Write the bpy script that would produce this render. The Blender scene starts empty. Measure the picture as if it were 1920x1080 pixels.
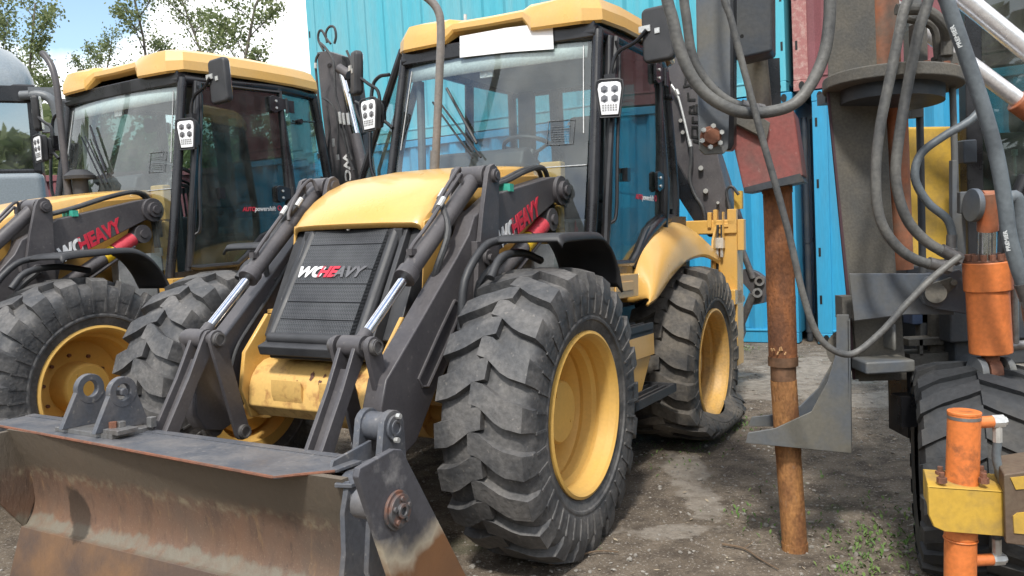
import bpy, bmesh, math, random
from mathutils import Vector, Matrix, noise as mnoise
random.seed(7)
sc = bpy.context.scene
COL = sc.collection
R = math.radians
# ------------------------------------------------------------------ camera
F_PX, PITCH, ROLL, CAM_H = 1551.7, 0.075, 0.056, 1.558
cp, sp, cr, sr = math.cos(PITCH), math.sin(PITCH), math.cos(ROLL), math.sin(ROLL)
c_fwd = Vector((0, cp, -sp)); c_up0 = Vector((0, sp, cp)); c_r0 = Vector((1, 0, 0))
c_right = c_r0*cr - c_up0*sr
c_up = c_r0*sr + c_up0*cr
cam_d = bpy.data.cameras.new('camera'); cam = bpy.data.objects.new('camera', cam_d); COL.objects.link(cam)
m = Matrix((c_right, c_up, -c_fwd)).transposed().to_4x4(); m.translation = Vector((0, 0, CAM_H))
cam.matrix_world = m
cam_d.sensor_width = 36; cam_d.lens = F_PX/1920*36; cam_d.clip_end = 500; cam_d.clip_start = .05
sc.camera = cam
# ------------------------------------------------------------------ sky and sun
SUN_EL, SUN_AZ = R(54), R(192)       # azimuth clockwise from +Y : behind the camera, a little to its left
w = bpy.data.worlds.new('World'); sc.world = w; w.use_nodes = True
nt = w.node_tree; nt.nodes.clear()
def N(nt, t, **k):
    n = nt.nodes.new(t)
    for a, b in k.items():
        if a == 'inp':
            for i, v in b.items(): n.inputs[i].default_value = v
        else: setattr(n, a, b)
    return n
out = N(nt, 'ShaderNodeOutputWorld'); mixs = N(nt, 'ShaderNodeMixShader')
sky = N(nt, 'ShaderNodeTexSky', sky_type='NISHITA', sun_disc=False, sun_elevation=SUN_EL, sun_rotation=SUN_AZ)
sky.air_density = 1.2; sky.dust_density = 1.0; sky.ozone_density = 2.0
b1 = N(nt, 'ShaderNodeBackground', inp={1: .13}); b2 = N(nt, 'ShaderNodeBackground', inp={0: (.97, .985, 1, 1), 1: 1.05})
tc = N(nt, 'ShaderNodeTexCoord'); mp = N(nt, 'ShaderNodeMapping'); mp.inputs['Scale'].default_value = (1, 1, 2.2)
mp.inputs['Location'].default_value = (.3, 1.1, .35)
nz = N(nt, 'ShaderNodeTexNoise', inp={'Scale': 2.2, 'Detail': 8, 'Roughness': .52})
rp = N(nt, 'ShaderNodeValToRGB'); rp.color_ramp.elements[0].position = .40; rp.color_ramp.elements[1].position = .52
L = nt.links.new
L(tc.outputs['Generated'], mp.inputs[0]); L(mp.outputs[0], nz.inputs['Vector']); L(nz.outputs[0], rp.inputs[0])
hv = (c_fwd+c_right*((95-960)/F_PX)-c_up*((-75-540)/F_PX)).normalized()
vd = N(nt, 'ShaderNodeVectorMath', operation='DISTANCE'); vd.inputs[1].default_value = hv; L(tc.outputs['Generated'], vd.inputs[0])
n9 = N(nt, 'ShaderNodeTexNoise', inp={'Scale': 9, 'Detail': 6}); L(tc.outputs['Generated'], n9.inputs['Vector'])
ma = N(nt, 'ShaderNodeMath', operation='MULTIPLY_ADD', inp={1: .10}); L(n9.outputs[0], ma.inputs[0]); L(vd.outputs['Value'], ma.inputs[2])
mh = N(nt, 'ShaderNodeMapRange', inp={1: .14, 2: .165}); L(ma.outputs[0], mh.inputs[0])
rp2 = N(nt, 'ShaderNodeMath', operation='MAXIMUM'); near = N(nt, 'ShaderNodeMapRange', inp={1: .75, 2: .55}); L(vd.outputs['Value'], near.inputs[0]); L(rp.outputs[0], rp2.inputs[0]); L(near.outputs[0], rp2.inputs[1])
mm = N(nt, 'ShaderNodeMath', operation='MULTIPLY'); L(rp2.outputs[0], mm.inputs[0]); L(mh.outputs[0], mm.inputs[1])
L(sky.outputs[0], b1.inputs[0]); L(mm.outputs[0], mixs.inputs[0]); L(b1.outputs[0], mixs.inputs[1]); L(b2.outputs[0], mixs.inputs[2])
L(mixs.outputs[0], out.inputs[0])
sd = bpy.data.lights.new('sun', 'SUN'); sd.energy = 2.3; sd.angle = R(6); sd.color = (1, .955, .88)
so = bpy.data.objects.new('sun', sd); COL.objects.link(so)
sdir = Vector((math.sin(SUN_AZ)*math.cos(SUN_EL), math.cos(SUN_AZ)*math.cos(SUN_EL), math.sin(SUN_EL)))
so.rotation_euler = sdir.to_track_quat('Z', 'Y').to_euler()
sc.view_settings.view_transform = 'Standard'; sc.view_settings.look = 'None'; sc.view_settings.exposure = .80; sc.view_settings.gamma = 1
sc.render.resolution_x = 1024; sc.render.resolution_y = 576
sc.render.engine = 'CYCLES'
sc.cycles.max_bounces = 8; sc.cycles.transparent_max_bounces = 16

# ------------------------------------------------------------------ materials
def mat(name, col, rough=.5, metal=0., dirt=None, damt=.5, dscale=3., dpos=.5, bump=.15, bscale=60., var=.12, spec=.5, speck=0., coat=0., stretch=(1, 1, 1)):
    m = bpy.data.materials.new(name); m.use_nodes = True; nt = m.node_tree; P = nt.nodes['Principled BSDF']; L = nt.links.new
    tc = N(nt, 'ShaderNodeTexCoord'); mp = N(nt, 'ShaderNodeMapping'); mp.inputs['Scale'].default_value = stretch
    L(tc.outputs['Object'], mp.inputs[0])
    n1 = N(nt, 'ShaderNodeTexNoise', inp={'Scale': dscale, 'Detail': 9, 'Roughness': .62}); L(mp.outputs[0], n1.inputs['Vector'])
    n2 = N(nt, 'ShaderNodeTexNoise', inp={'Scale': bscale, 'Detail': 4}); L(mp.outputs[0], n2.inputs['Vector'])
    r1 = N(nt, 'ShaderNodeMapRange', inp={1: dpos-.09, 2: dpos+.14, 3: 0, 4: damt}); L(n1.outputs[0], r1.inputs[0])
    mx = N(nt, 'ShaderNodeMix', data_type='RGBA'); mx.inputs[6].default_value = (*col, 1); mx.inputs[7].default_value = (*(dirt or [c*.6 for c in col]), 1)
    L(r1.outputs[0], mx.inputs[0])
    v = N(nt, 'ShaderNodeMapRange', inp={1: .3, 2: .7, 3: 1-var, 4: 1+var}); L(n2.outputs[0], v.inputs[0])
    mu = N(nt, 'ShaderNodeMix', data_type='RGBA', blend_type='MULTIPLY'); mu.inputs[0].default_value = 1
    L(mx.outputs[2], mu.inputs[6]); L(v.outputs[0], mu.inputs[7]); last = mu.outputs[2]
    if speck:
        n3 = N(nt, 'ShaderNodeTexNoise', inp={'Scale': 38, 'Detail': 3}); L(mp.outputs[0], n3.inputs['Vector'])
        r3 = N(nt, 'ShaderNodeMapRange', inp={1: .66, 2: .72, 3: 0, 4: speck}); L(n3.outputs[0], r3.inputs[0])
        m3 = N(nt, 'ShaderNodeMix', data_type='RGBA'); m3.inputs[7].default_value = (.42, .38, .33, 1); L(r3.outputs[0], m3.inputs[0]); L(last, m3.inputs[6]); last = m3.outputs[2]
    L(last, P.inputs['Base Color'])
    rr = N(nt, 'ShaderNodeMapRange', inp={1: .3, 2: .7, 3: max(.02, rough-.1), 4: min(1, rough+.14)}); L(n1.outputs[0], rr.inputs[0]); L(rr.outputs[0], P.inputs['Roughness'])
    P.inputs['Metallic'].default_value = metal; P.inputs['Specular IOR Level'].default_value = spec
    if coat: P.inputs['Coat Weight'].default_value = coat; P.inputs['Coat Roughness'].default_value = .12
    if bump:
        b = N(nt, 'ShaderNodeBump', inp={'Strength': bump, 'Distance': .01}); L(n2.outputs[0], b.inputs['Height']); L(b.outputs[0], P.inputs['Normal'])
    return m
M = {}
M['yellow'] = mat('yellow_paint', (.66, .385, .10), .32, dirt=(.50, .35, .17), damt=.3, dscale=2.6, bump=.025, var=.03, coat=.35, speck=.16)
M['rim'] = mat('matt_yellow_rim_paint', (.66, .40, .10), .5, dirt=(.46, .30, .12), damt=.3, dscale=3, dpos=.5, bump=.03, var=.04, speck=.03, spec=.35)
M['yellow_dirty'] = mat('dusty_yellow_paint', (.62, .36, .09), .5, dirt=(.30, .22, .13), damt=.55, dscale=4, bump=.05, speck=.25)
M['yellow_rusty'] = mat('chipped_yellow_paint', (.66, .42, .14), .45, dirt=(.25, .08, .03), damt=.95, dscale=13, dpos=.60, bump=.06, var=.05)
M['yellow_rig'] = mat('old_yellow_paint', (.56, .35, .055), .5, dirt=(.17, .13, .08), damt=.9, dscale=3.2, dpos=.56, bump=.08, var=.06)
M['grey'] = mat('dark_grey_paint', (.064, .060, .065), .42, dirt=(.13, .12, .12), damt=.45, dscale=3, bump=.06, var=.1, speck=.12)
M['black'] = mat('black_paint', (.012, .012, .014), .28, dirt=(.05, .05, .055), damt=.35, dscale=4, bump=.02)
M['plastic'] = mat('black_plastic', (.028, .029, .032), .5, dirt=(.07, .07, .075), damt=.4, dscale=5, bump=.1, bscale=200)
M['rubber'] = mat('tyre_rubber', (.052, .053, .056), .62, dirt=(.15, .142, .135), damt=.75, dscale=5, dpos=.5, bump=.35, bscale=45, var=.22, speck=.18)
M['rubber_dusty'] = mat('dusty_tyre_rubber', (.045, .044, .044), .8, dirt=(.16, .14, .115), damt=.75, dscale=6, dpos=.46, bump=.35, bscale=45, var=.2)
M['hose'] = mat('hose_rubber', (.03, .031, .034), .5, dirt=(.09, .09, .09), damt=.5, dscale=8)
M['hose_dusty'] = mat('dusty_hose_rubber', (.13, .127, .118), .55, dirt=(.045, .048, .052), damt=.9, dscale=6, bump=.25, var=.15)
M['hose_grey'] = mat('grey_hose_rubber', (.13, .15, .165), .45, dirt=(.06, .07, .08), damt=.7, dscale=7)
M['chrome'] = mat('chrome', (.75, .76, .78), .12, metal=1, damt=.1, bump=0)
M['steel'] = mat('worn_steel', (.34, .34, .34), .4, metal=.7, dirt=(.12, .09, .07), damt=.6, dscale=12)
M['white_steel'] = mat('zinc_plated_steel', (.6, .6, .58), .35, metal=.5, damt=.2)
M['rig_grey'] = mat('dusty_blue_grey_paint', (.085, .102, .128), .5, dirt=(.135, .125, .10), damt=.9, dscale=2.3, dpos=.47, bump=.08, var=.08)
M['rig_dusty'] = mat('dust_caked_steel', (.082, .080, .074), .8, dirt=(.14, .125, .10), damt=.8, dscale=4, bump=.2, bscale=90, var=.15)
M['rig_dark'] = mat('dark_blue_grey_paint', (.035, .043, .055), .5, dirt=(.08, .075, .065), damt=.6, dscale=4, bump=.08)
M['rust'] = mat('rusty_pipe_steel', (.23, .085, .028), .75, dirt=(.095, .04, .02), damt=.9, dscale=9, bump=.45, bscale=90, var=.25, stretch=(1, 1, .6))
M['rust_ochre'] = mat('ochre_rusty_pipe_steel', (.34, .16, .055), .75, dirt=(.15, .062, .026), damt=.9, dscale=13, bump=.45, bscale=90, var=.25, speck=.15, stretch=(1, 1, .55))
M['rust_cast'] = mat('rusty_casting', (.20, .08, .045), .8, dirt=(.10, .06, .045), damt=.7, dscale=14, bump=.3)
M['red_box'] = mat('faded_red_paint', (.25, .075, .065), .55, dirt=(.12, .085, .075), damt=.85, dscale=4.5, dpos=.52, bump=.12, speck=.2)
M['orange'] = mat('orange_paint', (.64, .19, .055), .38, dirt=(.42, .12, .04), damt=.6, dscale=5, bump=.03, speck=0)
M['orange_chip'] = mat('chipped_orange_paint', (.66, .19, .05), .4, dirt=(.10, .05, .03), damt=.95, dscale=16, dpos=.625, bump=.05)
M['orange_dull'] = mat('dull_orange_paint', (.42, .12, .045), .5, dirt=(.15, .12, .09), damt=.9, dscale=2.5, dpos=.47, bump=.06)
M['teal'] = mat('teal_container_paint', (.082, .42, .52), .5, dirt=(.22, .43, .47), damt=.6, dscale=3, bump=.06, var=.05, stretch=(1, 1, .12))
M['blue'] = mat('blue_container_paint', (.03, .31, .54), .5, dirt=(.05, .22, .33), damt=.6, dscale=3, bump=.06, var=.06, stretch=(1, 1, .12))
M['maroon'] = mat('maroon_container_paint', (.22, .075, .085), .6, dirt=(.15, .055, .06), damt=.6, dscale=1.5, bump=.06)
M['maroon_worn'] = mat('worn_maroon_paint', (.34, .14, .13), .7, dirt=(.5, .36, .32), damt=.8, dscale=16, dpos=.56, bump=.2)
M['truck'] = mat('silver_grey_paint', (.19, .225, .25), .4, metal=.0, damt=.15, bump=.0, coat=.5, dirt=(.24, .27, .30))
M['white'] = mat('white_decal', (.8, .8, .8), .5, damt=0, bump=0)
M['red'] = mat('red_decal', (.62, .03, .06), .5, damt=.15, bump=0)
M['red_paint'] = mat('red_sleeve', (.55, .05, .07), .35, damt=.15, bump=0)
M['yellow_sleeve'] = mat('yellow_sleeve', (.75, .48, .02), .35, damt=.3, dscale=12, bump=0)
M['black_decal'] = mat('black_decal', (.01, .01, .01), .5, damt=0, bump=0)
M['grey_decal'] = mat('worn_grey_decal', (.13, .13, .14), .6, damt=.6, bump=0, dscale=30)
M['green_tape'] = mat('green_tape', (.05, .38, .28), .5, damt=0)
M['paper'] = mat('white_paper', (.86, .87, .89), .7, damt=0, var=0, bump=0)
M['lens'] = mat('lamp_reflector', (.85, .86, .88), .15, damt=.1, bump=.02)
M['lens_dark'] = mat('lamp_bulb_glass', (.18, .18, .19), .1, damt=.5, dscale=40, bump=0)
M['alu'] = mat('aluminium_sheet', (.45, .46, .46), .45, metal=.3, damt=.4, dscale=8)
M['seat'] = mat('black_seat_fabric', (.025, .026, .03), .85, damt=.3, bump=.3, bscale=250)
M['trim'] = mat('grey_cab_trim', (.14, .15, .16), .7, damt=.2, bump=.1)
M['ceiling_reflection'] = mat('pale_ceiling_reflection', (.62, .64, .63), .7, damt=.15)  # pale colour of the ceiling's reflection across the windscreen top
M['bark'] = mat('tree_bark', (.13, .115, .095), .9, damt=.6, dscale=8, bump=.6, bscale=30)
M['stone'] = mat('gravel_stone', (.30, .28, .25), .9, dirt=(.16, .145, .125), damt=.9, dscale=1.1, bump=.3)
M['twig'] = mat('dry_twig', (.16, .11, .07), .9, damt=.5)
M['dryleaf'] = mat('dry_leaf', (.42, .36, .26), .8, dirt=(.20, .14, .09), damt=.9, dscale=1.3)

def rust_blade():
    m = bpy.data.materials.new('rusty_scraped_steel'); m.use_nodes = True; nt = m.node_tree; P = nt.nodes['Principled BSDF']; L = nt.links.new
    tc = N(nt, 'ShaderNodeTexCoord'); sx = N(nt, 'ShaderNodeSeparateXYZ'); L(tc.outputs['Object'], sx.inputs[0])
    def noise(scale, det=8, st=(1, 1, 1), rough=.6):
        mp = N(nt, 'ShaderNodeMapping'); mp.inputs['Scale'].default_value = st; L(tc.outputs['Object'], mp.inputs[0])
        n = N(nt, 'ShaderNodeTexNoise', inp={'Scale': scale, 'Detail': det, 'Roughness': rough}); L(mp.outputs[0], n.inputs['Vector']); return n.outputs[0]
    def mr(v, a, b, c=0., d=1.):
        n = N(nt, 'ShaderNodeMapRange', inp={1: a, 2: b, 3: c, 4: d}); L(v, n.inputs[0]); return n.outputs[0]
    def math_(op, a, b=0.):
        n = N(nt, 'ShaderNodeMath', operation=op)
        for i, q in enumerate((a, b)):
            if hasattr(q, 'is_linked') or hasattr(q, 'links'): L(q, n.inputs[i])
            else: n.inputs[i].default_value = q
        return n.outputs[0]
    def mix(f, a, b):
        n = N(nt, 'ShaderNodeMix', data_type='RGBA'); 
        if isinstance(f, float): n.inputs[0].default_value = f
        else: L(f, n.inputs[0])
        for i, q in ((6, a), (7, b)):
            if isinstance(q, tuple): n.inputs[i].default_value = (*q, 1)
            else: L(q, n.inputs[i])
        return n.outputs[2]
    z, y = sx.outputs[2], sx.outputs[1]
    base = mix(mr(noise(2.2, 8, (1, 1, .8)), .35, .65), (.125, .092, .072), (.175, .100, .066))
    base = mix(mr(noise(9, 8, (1, 1, .35)), .5, .72, 0, .7), base, (.075, .052, .042))
    base = mix(mr(noise(26, 5, (1, 1, .25)), .60, .72, 0, .5), base, (.30, .19, .10))
    base = mix(mr(noise(60, 4, (1, .5, .12)), .56, .70, 0, .45), base, (.055, .042, .036))
    base = mix(mr(noise(120, 3), .60, .70, 0, .5), base, (.27, .20, .14))
    # warmer rust low down
    low = math_('MULTIPLY', mr(z, .36, .20), mr(noise(3, 6), .42, .66, 0, .6)); base = mix(low, base, (.21, .112, .058))
    wob = math_('MULTIPLY', math_('SUBTRACT', noise(9, 8, (1, 1, .8)), .5), .13)
    zz = math_('ADD', z, wob); 
    # dried pale mud bands : along the top third and just above the cutting edge
    top = mr(zz, .455, .50); base = mix(math_('MULTIPLY', top, .8), base, (.135, .115, .088))
    b1 = math_('MULTIPLY', mr(zz, .43, .455), mr(zz, .495, .465)); base = mix(math_('MULTIPLY', b1, mr(noise(22, 6), .46, .66, 0, .8)), base, (.26, .22, .15))
    b2 = math_('MULTIPLY', mr(zz, .19, .205), mr(zz, .262, .245)); base = mix(math_('MULTIPLY', b2, mr(noise(14, 6), .3, .55, .3, .9)), base, (.18, .165, .13))
    strip = mr(z, .208, .200); st_c = mix(mr(noise(2.5, 7), .42, .62), (.20, .115, .062), (.105, .072, .056)); base = mix(strip, base, st_c)
    # dark oily stain
    dy = math_('MULTIPLY', math_('SUBTRACT', y, math_('ADD', -.70, math_('MULTIPLY', z, -.45))), 7.5); dz = math_('MULTIPLY', math_('SUBTRACT', z, .30), 4.6)
    d = math_('SQRT', math_('ADD', math_('MULTIPLY', dy, dy), math_('MULTIPLY', dz, dz))); d = math_('ADD', d, math_('MULTIPLY', math_('SUBTRACT', noise(9, 5), .5), .7))
    base = mix(mr(d, .62, .50, 0, .78), base, (.03, .022, .016))
    L(base, P.inputs['Base Color']); P.inputs['Roughness'].default_value = .62; P.inputs['Metallic'].default_value = .15
    b = N(nt, 'ShaderNodeBump', inp={'Strength': .35, 'Distance': .01}); L(noise(40, 6, (1, 1, .4)), b.inputs['Height']); L(b.outputs[0], P.inputs['Normal'])
    return m
M['blade'] = rust_blade()

def worn_plate():
    "dark paint above, scraped to pale metal then rust below (object-space, stain with its own shape)"
    m = mat('scraped_side_plate', (.075, .075, .085), .45, dirt=(.33, .32, .31), damt=.8, dscale=10, dpos=.63, bump=.08)
    nt = m.node_tree; P = nt.nodes['Principled BSDF']; L = nt.links.new
    src = P.inputs['Base Color'].links[0].from_socket
    tc = N(nt, 'ShaderNodeTexCoord'); sx = N(nt, 'ShaderNodeSeparateXYZ'); L(tc.outputs['Object'], sx.inputs[0])
    n = N(nt, 'ShaderNodeTexNoise', inp={'Scale': 6, 'Detail': 7}); L(tc.outputs['Object'], n.inputs['Vector'])
    a = N(nt, 'ShaderNodeMath', operation='MULTIPLY_ADD', inp={1: .28}); L(n.outputs[0], a.inputs[0]); L(sx.outputs[2], a.inputs[2])
    c1 = N(nt, 'ShaderNodeMapRange', inp={1: .70, 2: .64}); L(a.outputs[0], c1.inputs[0])
    c2 = N(nt, 'ShaderNodeMapRange', inp={1: .64, 2: .59}); L(a.outputs[0], c2.inputs[0])
    m1 = N(nt, 'ShaderNodeMix', data_type='RGBA'); m1.inputs[7].default_value = (.42, .36, .27, 1); L(c1.outputs[0], m1.inputs[0]); L(src, m1.inputs[6])
    rc = N(nt, 'ShaderNodeMix', data_type='RGBA'); rc.inputs[6].default_value = (.25, .115, .045, 1); rc.inputs[7].default_value = (.13, .07, .042, 1); L(n.outputs[0], rc.inputs[0])
    m2 = N(nt, 'ShaderNodeMix', data_type='RGBA'); L(c2.outputs[0], m2.inputs[0]); L(m1.outputs[2], m2.inputs[6]); L(rc.outputs[2], m2.inputs[7]); L(m2.outputs[2], P.inputs['Base Color'])
    return m
M['clam'] = worn_plate()

def grille_mat():
    m = mat('grille_mesh', (.016, .017, .02), .38, dirt=(.07, .075, .08), damt=.5, dscale=4, bump=0, spec=.6)
    nt = m.node_tree; P = nt.nodes['Principled BSDF']; L = nt.links.new
    tc = N(nt, 'ShaderNodeTexCoord'); mp = N(nt, 'ShaderNodeMapping'); mp.inputs['Scale'].default_value = (1, 1, .9); mp.inputs['Rotation'].default_value = (R(45), 0, 0)
    ch = N(nt, 'ShaderNodeTexVoronoi', feature='F1', inp={'Scale': 95, 'Randomness': 0}); L(tc.outputs['Object'], mp.inputs[0]); L(mp.outputs[0], ch.inputs['Vector'])
    b = N(nt, 'ShaderNodeBump', inp={'Strength': .9, 'Distance': .004}); L(ch.outputs['Distance'], b.inputs['Height']); L(b.outputs[0], P.inputs['Normal'])
    return m
M['grille'] = grille_mat()

def glass(name, tint=(.62, .80, .78), refl=.10):
    m = bpy.data.materials.new(name); m.use_nodes = True; nt = m.node_tree; nt.nodes.clear(); L = nt.links.new
    o = N(nt, 'ShaderNodeOutputMaterial'); mx = N(nt, 'ShaderNodeMixShader'); t = N(nt, 'ShaderNodeBsdfTransparent', inp={0: (*tint, 1)})
    g = N(nt, 'ShaderNodeBsdfGlossy', inp={0: (.9, .95, .97, 1), 'Roughness': .015}); f = N(nt, 'ShaderNodeFresnel', inp={0: 1.5})
    a = N(nt, 'ShaderNodeMath', operation='ADD', inp={1: refl}); a.use_clamp = True
    d = N(nt, 'ShaderNodeBsdfDiffuse', inp={0: (.5, .52, .5, 1)}); m2 = N(nt, 'ShaderNodeMixShader')
    tc = N(nt, 'ShaderNodeTexCoord'); n = N(nt, 'ShaderNodeTexNoise', inp={'Scale': 6, 'Detail': 8}); L(tc.outputs['Object'], n.inputs['Vector'])
    r = N(nt, 'ShaderNodeMapRange', inp={1: .4, 2: .75, 3: .02, 4: .10}); L(n.outputs[0], r.inputs[0])
    ge = N(nt, 'ShaderNodeNewGeometry'); io = N(nt, 'ShaderNodeMapRange', inp={3: 1.5, 4: 1/1.5}); L(ge.outputs['Backfacing'], io.inputs[0]); L(io.outputs[0], f.inputs[0])
    L(f.outputs[0], a.inputs[0]); L(a.outputs[0], mx.inputs[0]); L(t.outputs[0], mx.inputs[1]); L(g.outputs[0], mx.inputs[2])
    L(r.outputs[0], m2.inputs[0]); L(mx.outputs[0], m2.inputs[1]); L(d.outputs[0], m2.inputs[2]); L(m2.outputs[0], o.inputs[0])
    return m
M['glass'] = glass('windscreen_glass', (.74, .82, .82), .05)
M['glass_door'] = glass('tinted_door_glass', (.34, .46, .43), .03)
M['glass_truck'] = glass('truck_glass', (.25, .34, .31), .30)

def leaf_mat():
    m = bpy.data.materials.new('leaves'); m.use_nodes = True; nt = m.node_tree; nt.nodes.clear(); L = nt.links.new
    o = N(nt, 'ShaderNodeOutputMaterial'); mx = N(nt, 'ShaderNodeMixShader', inp={0: .5})
    d = N(nt, 'ShaderNodeBsdfDiffuse'); t = N(nt, 'ShaderNodeBsdfTranslucent'); g = N(nt, 'ShaderNodeNewGeometry')
    rp = N(nt, 'ShaderNodeValToRGB'); rp.color_ramp.elements[0].color = (.09, .13, .055, 1); rp.color_ramp.elements[1].color = (.32, .36, .18, 1)
    L(g.outputs['Random Per Island'], rp.inputs[0]); L(rp.outputs[0], d.inputs[0]); L(rp.outputs[0], t.inputs[0])
    L(d.outputs[0], mx.inputs[1]); L(t.outputs[0], mx.inputs[2]); L(mx.outputs[0], o.inputs[0]); return m
M['leaf'] = leaf_mat()

def ground_mat():
    m = bpy.data.materials.new('packed_dirt'); m.use_nodes = True; nt = m.node_tree; P = nt.nodes['Principled BSDF']; L = nt.links.new
    tc = N(nt, 'ShaderNodeTexCoord')
    def noise(s, d=8, r=.6):
        n = N(nt, 'ShaderNodeTexNoise', inp={'Scale': s, 'Detail': d, 'Roughness': r}); L(tc.outputs['Object'], n.inputs['Vector']); return n.outputs[0]
    def mr(v, a, b, c=0., d=1.):
        n = N(nt, 'ShaderNodeMapRange', inp={1: a, 2: b, 3: c, 4: d}); L(v, n.inputs[0]); return n.outputs[0]
    def mix(f, a, b):
        n = N(nt, 'ShaderNodeMix', data_type='RGBA'); L(f, n.inputs[0])
        for i, q in ((6, a), (7, b)):
            if isinstance(q, tuple): n.inputs[i].default_value = (*q, 1)
            else: L(q, n.inputs[i])
        return n.outputs[2]
    c = mix(mr(noise(.9), .38, .62), (.155, .125, .095), (.235, .195, .152))
    c = mix(mr(noise(6, 10, .7), .42, .62), c, (.092, .074, .058))
    c = mix(mr(noise(70, 4), .58, .68, 0, .8), c, (.42, .385, .34))
    c = mix(mr(noise(130, 3), .58, .68, 0, .75), c, (.04, .033, .028))
    c = mix(mr(noise(1.7, 6), .60, .66, 0, .5), c, (.045, .06, .03))
    # worn concrete that shows through the dirt at a few spots
    def mth(op, a, b=0.):
        n = N(nt, 'ShaderNodeMath', operation=op)
        for i, q in enumerate((a, b)):
            if isinstance(q, (int, float)): n.inputs[i].default_value = q
            else: L(q, n.inputs[i])
        return n.outputs[0]
    sx = N(nt, 'ShaderNodeSeparateXYZ'); L(tc.outputs['Object'], sx.inputs[0]); wn = noise(5, 9, .65); wm = noise(1.3, 5); tot = None
    for (cx, cy, rx, ry) in ((.95, 4.45, .10, .42), (.72, 4.0, .26, .10), (1.02, 5.1, .12, .3), (3.6, 7.9, 1.5, .75), (3.1, 6.5, .7, .35), (2.3, 7.2, .5, .5), (4.6, 6.6, .8, .5)):
        dx = mth('DIVIDE', mth('SUBTRACT', sx.outputs[0], cx), rx); dy = mth('DIVIDE', mth('SUBTRACT', sx.outputs[1], cy), ry)
        d = mth('ADD', mth('SQRT', mth('ADD', mth('MULTIPLY', dx, dx), mth('MULTIPLY', dy, dy))), mth('ADD', mth('MULTIPLY', mth('SUBTRACT', wn, .5), 2.6), mth('MULTIPLY', mth('SUBTRACT', wm, .5), 1.6)))
        k = mr(d, 1.1, .8); tot = k if tot is None else mth('MAXIMUM', tot, k)
    cc = mix(mr(noise(14, 8), .4, .62), (.36, .325, .28), (.24, .21, .175)); c = mix(mth('MULTIPLY', tot, .62), c, cc)
    L(c, P.inputs['Base Color']); P.inputs['Roughness'].default_value = .95; P.inputs['Specular IOR Level'].default_value = .2
    b = N(nt, 'ShaderNodeBump', inp={'Strength': .8, 'Distance': .02}); L(noise(45, 8, .7), b.inputs['Height']); L(b.outputs[0], P.inputs['Normal'])
    return m
M['ground'] = ground_mat()
M['concrete'] = mat('weathered_concrete', (.40, .37, .33), .9, dirt=(.22, .19, .16), damt=.9, dscale=4, dpos=.5, bump=.5, bscale=40, var=.15)
M['weed'] = mat('weed_leaves', (.075, .15, .03), .7, dirt=(.15, .20, .06), damt=.8, dscale=6, bump=0)

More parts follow.
